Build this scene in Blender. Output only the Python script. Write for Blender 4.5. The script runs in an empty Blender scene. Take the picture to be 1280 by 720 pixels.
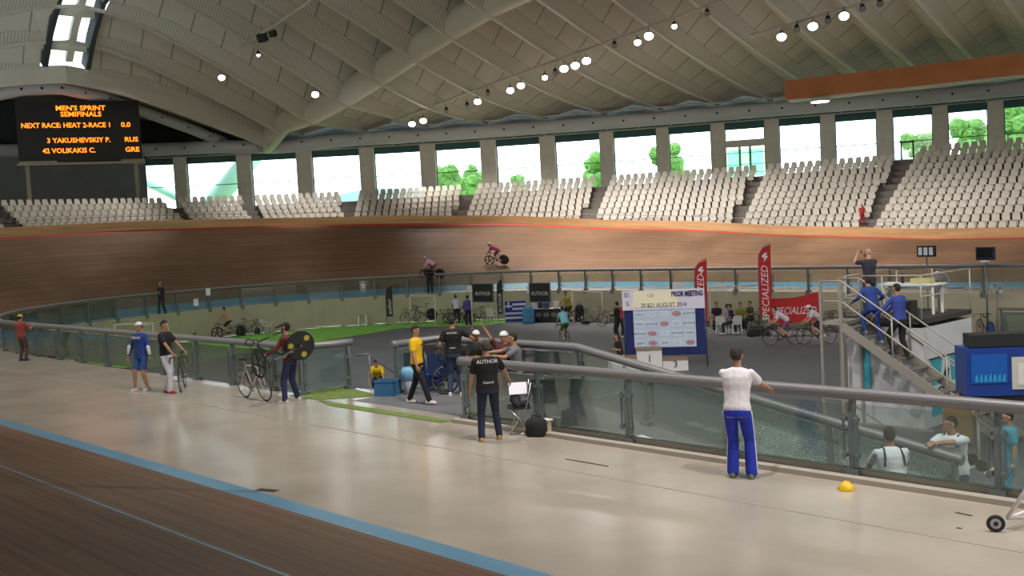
import bpy, bmesh, math, random
from mathutils import Vector, Matrix
random.seed(7)
PI = math.pi
C = bpy.context.scene.collection
scene = bpy.context.scene
# ------------------------------------------------------------------ camera
F = 1314.63; YAW = .75415; PITCH = .05539; ROLL = -.0528
CAM = Vector((20.308, -28.114, 3.593))
D_ = Vector((-math.cos(YAW)*math.cos(PITCH), math.sin(YAW)*math.cos(PITCH), -math.sin(PITCH)))
r_ = D_.cross(Vector((0, 0, 1))).normalized(); u_ = r_.cross(D_)
R_ = r_*math.cos(ROLL) + u_*math.sin(ROLL); U_ = -r_*math.sin(ROLL) + u_*math.cos(ROLL)
cam = bpy.data.objects.new('camera', bpy.data.cameras.new('camera')); C.objects.link(cam)
cam.matrix_world = Matrix(((R_.x, U_.x, -D_.x, CAM.x), (R_.y, U_.y, -D_.y, CAM.y), (R_.z, U_.z, -D_.z, CAM.z), (0, 0, 0, 1)))
cam.data.sensor_width = 36; cam.data.lens = F/1280*36; cam.data.clip_end = 2000; cam.data.clip_start = .05
scene.camera = cam
# ------------------------------------------------------------------ light and exposure
scene.view_settings.view_transform = 'Standard'; scene.view_settings.look = 'None'
scene.view_settings.gamma = 1; scene.view_settings.use_curve_mapping = False
scene.view_settings.exposure = 0.0
SKY_STRENGTH = 5.0
LAMP_POWER = 1900
world = bpy.data.worlds.new('daylight'); scene.world = world; world.use_nodes = True
nt = world.node_tree; nt.nodes['Background'].inputs[0].default_value = (.86, .95, 1, 1); nt.nodes['Background'].inputs[1].default_value = SKY_STRENGTH

def ray(x, y): return D_ + R_*((x-640)/F) - U_*((y-360)/F)
def at_z(x, y, z=0):
    r = ray(x, y); return CAM + r*((z-CAM.z)/r.z)
def at_y(x, y, Y):
    r = ray(x, y); return CAM + r*((Y-CAM.y)/r.y)
def at_d(x, y, d):
    return CAM + ray(x, y).normalized()*d
FLOOR = -1.68
# ------------------------------------------------------------------ materials
MATS = {}
def mat(name, col, rough=.6, metal=0, noise=0, scale=8, emit=None, es=1, spec=.5, bump=0, bscale=60):
    if name in MATS: return MATS[name]
    m = bpy.data.materials.new(name); m.use_nodes = True; MATS[name] = m
    n = m.node_tree.nodes; l = m.node_tree.links; b = n['Principled BSDF']
    b.inputs['Base Color'].default_value = (*col, 1); b.inputs['Roughness'].default_value = rough
    b.inputs['Metallic'].default_value = metal; b.inputs['Specular IOR Level'].default_value = spec
    if noise:
        tc = n.new('ShaderNodeTexCoord'); tx = n.new('ShaderNodeTexNoise'); tx.inputs['Scale'].default_value = scale; tx.inputs['Detail'].default_value = 5
        l.new(tc.outputs['Object'], tx.inputs['Vector'])
        rp = n.new('ShaderNodeValToRGB'); rp.color_ramp.elements[0].position = .3; rp.color_ramp.elements[1].position = .7
        rp.color_ramp.elements[0].color = tuple(c*(1-noise) for c in col)+(1,); rp.color_ramp.elements[1].color = tuple(min(1, c*(1+noise)) for c in col)+(1,)
        l.new(tx.outputs['Fac'], rp.inputs['Fac']); l.new(rp.outputs['Color'], b.inputs['Base Color'])
    if bump:
        tc = n.new('ShaderNodeTexCoord'); tx = n.new('ShaderNodeTexNoise'); tx.inputs['Scale'].default_value = bscale
        l.new(tc.outputs['Object'], tx.inputs['Vector']); bp = n.new('ShaderNodeBump'); bp.inputs['Strength'].default_value = bump; bp.inputs['Distance'].default_value = .02
        l.new(tx.outputs['Fac'], bp.inputs['Height']); l.new(bp.outputs['Normal'], b.inputs['Normal'])
    if emit:
        b.inputs['Emission Color'].default_value = (*emit, 1); b.inputs['Emission Strength'].default_value = es
    return m
def wood_mat(name, c0, c1, rough=.35, us=.12, vs=9, mottle=0.0):
    m = bpy.data.materials.new(name); m.use_nodes = True; n = m.node_tree.nodes; l = m.node_tree.links; b = n['Principled BSDF']
    uv = n.new('ShaderNodeUVMap'); mp = n.new('ShaderNodeMapping'); mp.inputs['Scale'].default_value = (us, vs, 1); l.new(uv.outputs['UV'], mp.inputs['Vector'])
    tx = n.new('ShaderNodeTexNoise'); tx.inputs['Scale'].default_value = 1.0; tx.inputs['Detail'].default_value = 6; tx.inputs['Roughness'].default_value = .65; l.new(mp.outputs[0], tx.inputs['Vector'])
    rp = n.new('ShaderNodeValToRGB'); rp.color_ramp.elements[0].position = .32; rp.color_ramp.elements[1].position = .68
    rp.color_ramp.elements[0].color = (*c0, 1); rp.color_ramp.elements[1].color = (*c1, 1); l.new(tx.outputs['Fac'], rp.inputs['Fac'])
    t2 = n.new('ShaderNodeTexNoise'); t2.inputs['Scale'].default_value = .22; t2.inputs['Detail'].default_value = 3; l.new(uv.outputs['UV'], t2.inputs['Vector'])
    r2 = n.new('ShaderNodeValToRGB'); r2.color_ramp.elements[0].position = .4; r2.color_ramp.elements[1].position = .62
    r2.color_ramp.elements[0].color = (1-mottle,)*3+(1,); r2.color_ramp.elements[1].color = (1, 1, 1, 1); l.new(t2.outputs['Fac'], r2.inputs['Fac'])  # broad random patches darkened across the boards
    mx = n.new('ShaderNodeMixRGB'); mx.blend_type = 'MULTIPLY'; mx.inputs[0].default_value = 1; l.new(rp.outputs[0], mx.inputs[1]); l.new(r2.outputs[0], mx.inputs[2]); l.new(mx.outputs[0], b.inputs['Base Color'])
    b.inputs['Roughness'].default_value = rough; b.inputs['Specular IOR Level'].default_value = .08
    return m
def glass_mat(name, tint, gloss=.12, haze=0, hazecol=(.5, .6, .55), rough=.05, crack=False):
    m = bpy.data.materials.new(name); m.use_nodes = True; MATS[name] = m; n = m.node_tree.nodes; l = m.node_tree.links; n.remove(n['Principled BSDF'])
    out = n['Material Output']; t = n.new('ShaderNodeBsdfTransparent'); t.inputs[0].default_value = (*tint, 1)
    g = n.new('ShaderNodeBsdfGlossy'); g.inputs['Roughness'].default_value = rough; fr = n.new('ShaderNodeFresnel'); fr.inputs[0].default_value = 1.45
    mx = n.new('ShaderNodeMixShader'); ml = n.new('ShaderNodeMath'); ml.operation = 'MULTIPLY_ADD'; ml.inputs[1].default_value = .8; ml.inputs[2].default_value = gloss*.15
    l.new(fr.outputs[0], ml.inputs[0]); l.new(ml.outputs[0], mx.inputs[0]); l.new(t.outputs[0], mx.inputs[1]); l.new(g.outputs[0], mx.inputs[2]); last = mx
    if haze or crack:
        d = n.new('ShaderNodeBsdfDiffuse'); d.inputs[0].default_value = (*hazecol, 1); m2 = n.new('ShaderNodeMixShader'); m2.inputs[0].default_value = haze
        l.new(mx.outputs[0], m2.inputs[1]); l.new(d.outputs[0], m2.inputs[2]); last = m2
        if crack:
            tc = n.new('ShaderNodeTexCoord'); vo = n.new('ShaderNodeTexVoronoi'); vo.feature = 'DISTANCE_TO_EDGE'; vo.inputs['Scale'].default_value = 26
            nz = n.new('ShaderNodeTexNoise'); nz.inputs['Scale'].default_value = 3; l.new(tc.outputs['Object'], nz.inputs['Vector']); l.new(tc.outputs['Object'], vo.inputs['Vector'])
            a = n.new('ShaderNodeMath'); a.operation = 'LESS_THAN'; l.new(vo.outputs['Distance'], a.inputs[0])
            bb = n.new('ShaderNodeMath'); bb.operation = 'MULTIPLY'; bb.inputs[1].default_value = .16; l.new(nz.outputs['Fac'], bb.inputs[0]); l.new(bb.outputs[0], a.inputs[1])
            c2 = n.new('ShaderNodeMath'); c2.operation = 'MULTIPLY_ADD'; c2.inputs[1].default_value = .6; c2.inputs[2].default_value = haze; l.new(a.outputs[0], c2.inputs[0]); l.new(c2.outputs[0], m2.inputs[0])
    l.new(last.outputs[0], out.inputs[0]); return m
# ------------------------------------------------------------------ mesh builder
class MB:
    def __init__(s): s.v = []; s.f = []; s.mi = []; s.uv = []; s.sm = []
    def face(s, idx, m=0, uv=None, smooth=False): s.f.append(idx); s.mi.append(m); s.uv.append(uv); s.sm.append(smooth)
    def quad(s, a, b, c, d, m=0, uv=None):
        k = len(s.v); s.v += [Vector(a), Vector(b), Vector(c), Vector(d)]; s.face([k, k+1, k+2, k+3], m, uv)
    def poly(s, pts, m=0):
        k = len(s.v); s.v += [Vector(p) for p in pts]; s.face(list(range(k, k+len(pts))), m)
    def prism(s, pts, off, m=0):
        off = Vector(off); k = len(s.v); n = len(pts); s.v += [Vector(p) for p in pts]+[Vector(p)+off for p in pts]
        s.face(list(range(k, k+n))[::-1], m); s.face(list(range(k+n, k+2*n)), m)
        for i in range(n): j = (i+1) % n; s.face([k+i, k+j, k+n+j, k+n+i], m)
    def box(s, c, size, rot=None, m=0):
        c = Vector(c); hx, hy, hz = size[0]/2, size[1]/2, size[2]/2; k = len(s.v)
        for z in (-hz, hz):
            for x, y in ((-hx, -hy), (hx, -hy), (hx, hy), (-hx, hy)):
                p = Vector((x, y, z)); s.v.append(c + (rot @ p if rot else p))
        for f in ([0, 3, 2, 1], [4, 5, 6, 7], [0, 1, 5, 4], [1, 2, 6, 5], [2, 3, 7, 6], [3, 0, 4, 7]): s.face([k+i for i in f], m)
    def beam(s, p0, p1, w, h, m=0, up=(0, 0, 1)):
        p0, p1 = Vector(p0), Vector(p1); d = (p1-p0); L = d.length; d.normalize(); up = Vector(up)
        if abs(d.dot(up)) > .98: up = Vector((0, 1, 0))
        x = d.cross(up).normalized(); z = x.cross(d)
        s.box((p0+p1)/2, (w, L, h), Matrix((x, d, z)).transposed(), m)
    def rings(s, rings, m=0, cap=True, closed=False, smooth=True):
        k = len(s.v); n = len(rings[0]); R = len(rings)
        for r in rings: s.v += [Vector(p) for p in r]
        for i in range(R if closed else R-1):
            i2 = (i+1) % R
            for j in range(n): j2 = (j+1) % n; s.face([k+i*n+j, k+i*n+j2, k+i2*n+j2, k+i2*n+j], m, None, smooth)
        if cap and not closed: s.face([k+j for j in range(n)][::-1], m); s.face([k+(R-1)*n+j for j in range(n)], m)
    def tube(s, pts, r, n=10, m=0, closed=False, rs=None, cap=True):
        pts = [Vector(p) for p in pts]; N = len(pts); rr = rs or [r]*N; out = []; prev = None
        for i, p in enumerate(pts):
            if closed: t = pts[(i+1) % N]-pts[i-1]
            else: t = pts[min(i+1, N-1)]-pts[max(i-1, 0)]
            if t.length < 1e-9: t = Vector((0, 0, 1))
            t.normalize()
            if prev is None:
                a = Vector((0, 0, 1)) if abs(t.z) < .9 else Vector((1, 0, 0)); x = t.cross(a).normalized()
            else: x = (prev - t*prev.dot(t)).normalized()
            prev = x; y = t.cross(x)
            out.append([p + (x*math.cos(2*PI*j/n)+y*math.sin(2*PI*j/n))*rr[i] for j in range(n)])
        s.rings(out, m, cap, closed)
    def limb(s, pts, rs, n=10, m=0):
        """tapering tube with rounded ends through pts"""
        pts = [Vector(p) for p in pts]; P = []; Q = []
        d0 = (pts[0]-pts[1]).normalized(); d1 = (pts[-1]-pts[-2]).normalized()
        for a in (90, 60, 30): P.append(pts[0]+d0*rs[0]*math.sin(math.radians(a))); Q.append(max(rs[0]*math.cos(math.radians(a)), rs[0]*.05))
        P += pts; Q += list(rs)
        for a in (30, 60, 90): P.append(pts[-1]+d1*rs[-1]*math.sin(math.radians(a))); Q.append(max(rs[-1]*math.cos(math.radians(a)), rs[-1]*.05))
        s.tube(P, 0, n, m, rs=Q)
    def ell(s, c, r, rot=None, m=0, nu=14, nv=9, lo=-90, hi=90):
        c = Vector(c); out = []
        for i in range(nv+1):
            a = math.radians(lo+(hi-lo)*i/nv); ca = max(math.cos(a), .02); sa = math.sin(a)
            ring = []
            for j in range(nu):
                b = 2*PI*j/nu; p = Vector((r[0]*ca*math.cos(b), r[1]*ca*math.sin(b), r[2]*sa)); ring.append(c+(rot @ p if rot else p))
            out.append(ring)
        s.rings(out, m, True)
    def torus(s, c, R, r, axis='x', n=28, k=6, m=0):
        pts = []
        for i in range(n):
            a = 2*PI*i/n
            o = {'x': (0, math.cos(a), math.sin(a)), 'z': (math.cos(a), math.sin(a), 0), 'y': (math.cos(a), 0, math.sin(a))}[axis]
            pts.append(Vector(c)+Vector(o)*R)
        s.tube(pts, r, k, m, closed=True)
    def disc(s, c, R, t, axis='x', n=28, m=0):
        o = []
        for sg in (-1, 1):
            ring = []
            for i in range(n):
                a = 2*PI*i/n
                p = {'x': (sg*t/2, R*math.cos(a), R*math.sin(a)), 'z': (R*math.cos(a), R*math.sin(a), sg*t/2), 'y': (R*math.cos(a), sg*t/2, R*math.sin(a))}[axis]
                ring.append(Vector(c)+Vector(p))
            o.append(ring)
        s.rings(o, m, True, smooth=False)
    def mesh(s, name, mats, smooth=None):
        me = bpy.data.meshes.new(name); me.from_pydata([tuple(v) for v in s.v], [], s.f)
        for mm in (mats if isinstance(mats, (list, tuple)) else [mats]): me.materials.append(mm)
        for i, p in enumerate(me.polygons):
            p.material_index = s.mi[i]; p.use_smooth = s.sm[i] if smooth is None else smooth
        if any(u is not None for u in s.uv):
            ul = me.uv_layers.new(name='UVMap')
            for i, p in enumerate(me.polygons):
                if s.uv[i]:
                    for k, li in enumerate(p.loop_indices): ul.data[li].uv = s.uv[i][k]
        me.update(); return me
    def build(s, name, mats, parent=None, loc=None, smooth=None, fix=True):
        me = s.mesh(name, mats, smooth)
        if fix:
            bm = bmesh.new(); bm.from_mesh(me); bmesh.ops.recalc_face_normals(bm, faces=bm.faces); bm.to_mesh(me); bm.free()
        o = bpy.data.objects.new(name, me); C.objects.link(o)
        if parent: o.parent = parent
        if loc is not None: o.location = loc
        return o
def tag(o, label, cat, group=None, kind=None):
    o['label'] = label; o['category'] = cat
    if group: o['group'] = group
    if kind: o['kind'] = kind
    return o
def thing(name, label, cat, loc=(0, 0, 0), rz=0, group=None):
    o = bpy.data.objects.new(name, None); C.objects.link(o); o.empty_display_size = .2; o.location = loc; o.rotation_euler = (0, 0, rz)
    return tag(o, label, cat, group)
def struct(o): o['kind'] = 'structure'; return o
def text_obj(name, body, size, m, parent, loc, rot, align='CENTER', extrude=.004, sx=1.0, shear=0, bold=0):
    cu = bpy.data.curves.new(name, 'FONT'); cu.body = body; cu.size = size; cu.align_x = align; cu.align_y = 'CENTER'; cu.extrude = extrude; cu.shear = shear; cu.offset = bold; cu.resolution_u = 2
    o = bpy.data.objects.new(name, cu); C.objects.link(o)
    dg = bpy.context.evaluated_depsgraph_get(); me = bpy.data.meshes.new_from_object(o.evaluated_get(dg)); bpy.data.objects.remove(o)
    me.materials.clear(); me.materials.append(m)
    o = bpy.data.objects.new(name, me); C.objects.link(o); o.parent = parent; o.location = loc; o.rotation_euler = rot; o.scale = (sx, 1, 1)
    return o

M_conc = mat('apron_concrete', (.43, .38, .32), .2, noise=.14, scale=.6, spec=.6)
M_grey = mat('infield_grey', (.125, .125, .14), .6, noise=.08, scale=.5)
M_green = mat('green_carpet', (.20, .50, .07), .9, noise=.12, scale=2)
M_wall = mat('infield_wall', (.46, .43, .31), .8, noise=.06, scale=1)
M_stand = mat('stand_concrete', (.17, .15, .13), .8, noise=.15, scale=1.5)
M_seat = mat('seat_plastic', (.54, .50, .44), .45)
M_steel = mat('rail_steel', (.22, .24, .26), .38, .55)
M_steelL = mat('rail_tube_steel', (.21, .21, .22), .42, .3)
M_blade = mat('post_blade_paint', (.17, .2, .21), .45, .3)
M_blue = mat('blue_band_paint', (.10, .27, .42), .4, noise=.1, scale=1)
M_red = mat('red_line_paint', (.42, .04, .02), .5)
M_wood = wood_mat('track_wood', (.15, .085, .05), (.29, .175, .11), .5, mottle=.3)
M_fascia = wood_mat('fascia_wood', (.50, .29, .14), (.74, .46, .24), .45, us=.3, vs=3)
M_black = mat('black_paint', (.015, .015, .017), .5)
M_white = mat('white_paint', (.78, .78, .78), .5)
M_chrome = mat('bright_metal', (.6, .6, .62), .2, 1)
M_rubber = mat('black_rubber', (.02, .02, .02), .8)
M_paper = mat('white_paper', (.85, .86, .95), .8)
M_glass = glass_mat('railing_glass', (.84, .91, .895), .3, .06, (.35, .45, .42))
M_crack = glass_mat('cracked_glass', (.82, .9, .88), .3, .08, (.75, .9, .85), crack=True)
M_win = glass_mat('window_glass', (.93, .985, .97), .3)
M_ceil = mat('ceiling_panel', (.50, .48, .41), .75, noise=.05, scale=1)
M_rib = mat('rib_paint', (.55, .52, .45), .55)
M_tube = mat('ring_tube_paint', (.62, .64, .65), .4, .05)
M_arch = mat('arch_tube_paint', (.60, .57, .49), .5)
M_pier = mat('pier_concrete', (.76, .71, .62), .8, noise=.06, scale=2)
M_wallgrey = mat('grey_wall_paint', (.27, .29, .30), .8, noise=.04, scale=1)
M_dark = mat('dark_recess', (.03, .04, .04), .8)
M_teal = mat('teal_frame', (.03, .10, .095), .5)
# ------------------------------------------------------------------ track and floor
RR = 15.08; HL = 20.14; SC = HL+RR*PI/2      # SC: arclength of the left curve's middle
def lerp_tab(tab, x):
    if x <= tab[0][0]: return tab[0][1]
    for (a, b), (c, d) in zip(tab, tab[1:]):
        if x <= c: return b+(d-b)*(x-a)/(c-a)
    return tab[-1][1]
def base(s):
    if s <= HL: return Vector((-s, RR, 0)), Vector((0, 1, 0))
    a = (s-HL)/RR
    if a <= PI: return Vector((-HL-RR*math.sin(a), RR*math.cos(a), 0)), Vector((-math.sin(a), math.cos(a), 0))
    return Vector((-HL+(s-HL-PI*RR), -RR, 0)), Vector((0, -1, 0))
OFF = [(0, 3.5), (10, 3.2), (20, 2.8), (24, 2.2), (27.5, 1.6), (33, 1.0), (40, .8), (50, .8), (56, 1.6), (62, 3.4), (67.5, 4.9), (72, 5.4), (76, 5.5)]
ZT = [(0, 1.87), (5, 1.95), (14, 2.5), (23, 3.3), (27.5, 4.0), (33, 4.45), (39, 4.7), (44, 4.8)]
TW = 7.9
def ztop(s): return lerp_tab(ZT, s if s <= SC else 2*SC-s)
def track_pt(s, w, up=0):
    """w metres up the banking measured from the inner edge"""
    c, n = base(s); z = ztop(s); th = math.asin(z/TW)
    return c+n*(lerp_tab(OFF, s)+w*math.cos(th)) + Vector((0, 0, w*math.sin(th))) + (Vector((0, 0, 1))*math.cos(th)-n*math.sin(th))*up
S0, S1 = -32.0, 2*SC+36
def ssteps(a, b, st=1.0):
    n = max(1, int((b-a)/st)); return [a+(b-a)*i/n for i in range(n+1)]
def strip(w0, w1, m, name, up=0, s0=S0, s1=S1, nw=1):
    mb = MB(); ss = ssteps(s0, s1)
    for a, b in zip(ss, ss[1:]):
        for k in range(nw):
            wa = w0+(w1-w0)*k/nw; wb = w0+(w1-w0)*(k+1)/nw
            mb.quad(track_pt(a, wa, up), track_pt(b, wa, up), track_pt(b, wb, up), track_pt(a, wb, up), 0, [(a, wa), (b, wa), (b, wb), (a, wb)])
    return mb.build(name, m, smooth=True)
struct(strip(.62, TW, M_wood, 'floor_track', nw=6))
struct(strip(0, .62, M_blue, 'floor_blue_band'))
struct(strip(2.98, 3.04, M_blue, 'trim_1', .004, s0=2*SC-24))                 # stayers line
struct(strip(TW-.24, TW-.06, M_red, 'trim_2', .006))
mb = MB()                                                          # line across the track
for k in range(8):
    a, b = 0+TW*k/8, TW*(k+1)/8; s_ = 2*SC+6.75
    mb.quad(track_pt(s_, a, .005), track_pt(s_+.035, a, .005), track_pt(s_+.035, b, .005), track_pt(s_, b, .005))
struct(mb.build('trim_3', M_black))
# underside skirt of the banking, timber fascia with cap
mb = MB(); ss = ssteps(S0, S1)
FH = .52
for a, b in zip(ss, ss[1:]):
    p, q = track_pt(a, TW), track_pt(b, TW); z = Vector((0, 0, FH)); _, n0 = base(a); _, n1 = base(b)
    mb.quad(p, q, q+z, p+z, 0, [(a, 0), (b, 0), (b, FH), (a, FH)])
    mb.quad(p+z, q+z, q+z+n1*.12, p+z+n0*.12, 0, [(a, 0), (b, 0), (b, .1), (a, .1)])
    mb.quad(p+z+n0*.12, q+z+n1*.12, Vector((q.x, q.y, -.2))+n1*.12, Vector((p.x, p.y, -.2))+n0*.12, 0, [(a, 0), (b, 0), (b, .1), (a, .1)])
struct(mb.build('wall_track_fascia', M_fascia))
mb = MB()
P = [track_pt(s, TW)+Vector((0, 0, FH+.32))+base(s)[1]*.06 for s in ssteps(S0, SC+22, 1.5)]
mb.tube(P, .016, 5)
for p in P[::2]: mb.tube([p-Vector((0, 0, .34)), p], .014, 4)
tag(mb.build('guard_wire_rail', M_steel), 'thin steel guard rail on top of the wooden track fascia before the seats', 'railing')
# apron
RB = .12
def rail_pt(s, o=0, z=0):
    c, n = base(s); return c+n*(o)+Vector((0, 0, z))
YE = -15.42                                                       # outer kerb line of the near railing
mb = MB()
SN = 2*SC-2.5                                                      # left railing ends here (x about -2.5)
for a, b in zip(ssteps(S0, S1), ssteps(S0, S1)[1:]):
    c0, n0 = base(a); c1, n1 = base(b)
    mb.quad(c0-n0*.12, c1-n1*.12, track_pt(b, 0), track_pt(a, 0))
LX0, LX1, LY = -1.15, 5.5, -12.45                                    # entrance landing
mb.poly([(LX0, -14.96, 0), (LX0, -13.75, 0), (.95, -13.75, 0), (.95, -14.96, 0)])
struct(mb.build('floor_apron', M_conc))
# landing, ramp
mb = MB(); mb.quad((.95, -14.96, .004), (LX1, -14.96, .004), (LX1, LY, .004), (.95, LY, .004))
M_land = mat('landing_mat', (.17, .17, .18), .45, noise=.12, scale=1.2)
struct(mb.build('floor_landing', M_land))
mb = MB(); RX = LX1+1.68/.173
mb.quad((LX1, -14.96, 0), (RX, -14.96, FLOOR), (RX, LY, FLOOR), (LX1, LY, 0)); struct(mb.build('floor_ramp', M_land))
mb = MB(); mb.quad((LX0, -15.3, .008), (.1, -15.3, .008), (1.0, -14.2, .008), (LX0, -13.78, .008))
mb.quad((.1, -15.3, .008), (1.0, -15.62, .008), (4.85, -15.62, .008), (4.85, -15.35, .008)); 
tag(mb.build('green_turf_mat', mat('worn_turf', (.15, .22, .05), .95, noise=.25, scale=5)), 'worn green turf mat edging the entrance landing by the near railing gap', 'mat')
# walls under the apron edge (infield is sunken)
mb = MB()
for a, b in zip(ssteps(S0, 2*SC-1.0), ssteps(S0, 2*SC-1.0)[1:]):
    c0, n0 = base(a); c1, n1 = base(b); z = Vector((0, 0, FLOOR))
    p, q = c0-n0*.12, c1-n1*.12; mb.quad(p, q, q+z, p+z); 
struct(mb.build('wall_infield', M_wall))
mb = MB()
for (a, b) in (((-1.1, -14.96), (-1.1, -13.75)), ((-1.1, -13.75), (-.25, -13.75)), ((.95, -13.75), (.95, LY)), ((.95, LY), (LX1, LY))):
    mb.quad((*a, 0), (*b, 0), (*b, FLOOR), (*a, FLOOR))
mb.poly([(LX1, LY, 0), (RX, LY, FLOOR), (LX1, LY, FLOOR)])
mb.quad((LX1, -14.96, 0), (32, -14.96, 0), (32, -14.96, FLOOR), (LX1, -14.96, FLOOR))
struct(mb.build('wall_near', M_wallgrey))
mb = MB()                                                          # infield floor
pts = [rail_pt(s, -.12, FLOOR) for s in ssteps(S0, 2*SC+32, 1.5)]
mb.poly(pts); struct(mb.build('floor_infield', M_grey, fix=False))
mb = MB()                                                          # green carpet round the left bend
gi = [at_z(px, py, FLOOR) for px, py in ((60, 456), (100, 458), (150, 460), (200, 459), (235, 456), (262, 450), (310, 442), (360, 435), (420, 423.5), (460, 417.5), (497, 411), (530, 409), (575, 408), (612, 406.5), (636, 403.5))]
def near_s(p):
    if p.x > -HL: return -p.x
    a = math.atan2(-(p.x+HL), p.y); return HL+a*RR
go = [rail_pt(near_s(p), -.3) for p in gi]
for i in range(len(gi)-1):
    a, b = gi[i], gi[i+1]; c, d = go[i+1], go[i]
    mb.quad((a.x, a.y, FLOOR+.012), (b.x, b.y, FLOOR+.012), (c.x, c.y, FLOOR+.012), (d.x, d.y, FLOOR+.012))
tag(mb.build('green_carpet', M_green), 'bright green carpet laid round the inside of the left bend of the infield', 'carpet')
# kerbs
mb = MB()
def kerb(a, b): mb.beam((*a, .035), (*b, .035), .16, .07)
kerb((5.0, YE), (32, YE)); kerb((5.0, -14.98), (32, -14.98))
struct(mb.build('trim_4', mat('kerb_concrete', (.40, .36, .31), .6)))
# joints and scuffs in the apron concrete
mb = MB()
mb.box((2, -17.1, .002), (52, .035, .004))
struct(mb.build('trim_5', mat('joint_grey', (.36, .31, .265), .6)))
for i, (a, b) in enumerate((((707, 574), (760, 583)), ((1195, 641), (1215, 645)), ((1196, 660), (1202, 661)), ((322, 612), (346, 614)))):
    a, b = at_z(*a), at_z(*b); mb = MB(); mb.beam(Vector((a.x, a.y, .004)), Vector((b.x, b.y, .004)), .035 if i != 3 else .12, .004)
    struct(mb.build('trim_%d' % (6+i), mat('scuff_dark', (.05, .04, .035), .8)))
# stairs down from the landing gap
mb = MB()
for k in range(8): mb.box((.35, -13.6+.14+.28*k, -.11-.19*k-.5+.1), (1.15, .28, 1.0))
tag(mb.build('entrance_steps', M_stand), 'short flight of steps going down from the landing to the infield', 'steps')
# ------------------------------------------------------------------ glass railings
def post_blade(mb, p, n, h=1.12, sc=1.0):
    """curved steel blade leaning from foot p towards the rail; n = towards the infield"""
    t = Vector((-n.y, n.x, 0)); pr = []
    prof = [(.0, -.05), (.45, -.06), (.8, -.05), (1.0, -.02), (h-.05, .0)]
    for z, o in prof: pr.append((z, o))
    a = [p+n*(o+.02)+Vector((0, 0, z)) for z, o in pr]; b = [p+n*(o+.02+.17-.06*z)+Vector((0, 0, z)) for z, o in pr]
    mb.prism([x-t*.03*sc for x in a]+[x-t*.03*sc for x in b[::-1]], t*.06*sc)
    mb.box(p+n*.05+Vector((0, 0, -.05)), (.2, .2, .26), Matrix((t, n, Vector((0, 0, 1)))).transposed())
def railing(name, label, pts, inward, closed_ends=True, panels=True, h=1.12, gm=None, tube_r=.085, group=None, baseplate=True):
    """pts: list of foot points (3d), inward: unit normals"""
    t = thing(name, label, 'railing', pts[0], 0, group); o0 = pts[0]
    mbh = MB(); top = [p-o0+Vector((0, 0, h))+n*.03 for p, n in zip(pts, inward)]
    d0 = (top[0]-top[1]).normalized(); d1 = (top[-1]-top[-2]).normalized()
    mbh.tube([top[0]+d0*.12]+top+[top[-1]+d1*.12], tube_r, 12); mbh.build('handrail', M_steelL, t)
    for i, (p, n) in enumerate(zip(pts, inward)):
        mb = MB(); post_blade(mb, p-o0, n, h); mb.build('post', M_blade, t)
    for i in range(len(pts)-1):
        a, b = pts[i]-o0+inward[i]*-.02, pts[i+1]-o0+inward[i+1]*-.02; d = (b-a).normalized(); a2 = a+d*.06; b2 = b-d*.06
        mb = MB(); th = inward[i]*.012
        q = [a2+Vector((0, 0, .09)), b2+Vector((0, 0, .09)), b2+Vector((0, 0, h-.13)), a2+Vector((0, 0, h-.13))]
        mb.prism(q, th); g = mb.build('glass_panel', (gm(i) if gm else M_glass), t)
        for e, sg in ((a2, 1), (b2, -1)):
            c = MB(); c.beam(e+d*sg*.045+Vector((0, 0, .22)), e+d*sg*.045+Vector((0, 0, .84)), .02, .02)
            for z in (.28, .78): c.box(e+d*sg*.03+Vector((0, 0, z)), (.07, .07, .05), Matrix((d, Vector((-d.y, d.x, 0)), Vector((0, 0, 1)))).transposed())
            c.build('clamp', M_blade, t)
    return t
# long railing round the infield: far straight, left bend, near left straight
ss = [57.52-1.995*i for i in range(-14, 44)]
ss = [s for s in ss if s > -28][::-1]; s_end = ss[-1]
while s_end+1.995 < 2*SC-1.2: s_end += 1.995; ss.append(s_end)
pts = [rail_pt(s, 0) for s in ss]; nn = [-base(s)[1] for s in ss]
corner = Vector((-.85, -15.08, 0)); pts += [corner]; nn += [Vector((-.7, .7, 0)).normalized()]
pts += [Vector((-.62, -13.9, 0))]; nn += [Vector((-1, 0, 0))]
railing('glass_railing', 'long glass railing with grey handrail round the left bend and far side of the infield', pts, nn)
xs = [4.95, 7.0, 9.05, 11.1, 13.05, 15.0, 17.0, 19.0, 21.0]
railing('glass_railing', 'nearest glass railing with thick grey handrail along the apron edge beside the ramp', [Vector((x, -15.1, 0)) for x in xs], [Vector((0, 1, 0))]*len(xs))
def rampz(x): return min(0, -(x-LX1)*.173)
q = [Vector((.95, -13.7, 0)), Vector((.98, LY, 0)), Vector((3.0, LY, 0)), Vector((5.5, LY, 0))]+[Vector((x, LY, rampz(x))) for x in (7.3, 9.15, 11.2, 13.3)]
inn = [Vector((1, 0, 0)), Vector((.7, -.7, 0)).normalized()]+[Vector((0, -1, 0))]*6
railing('glass_railing', 'inner glass railing sloping down the ramp, its last panes shattered', q, inn, gm=lambda i: M_crack if i >= 5 else M_glass)
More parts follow.
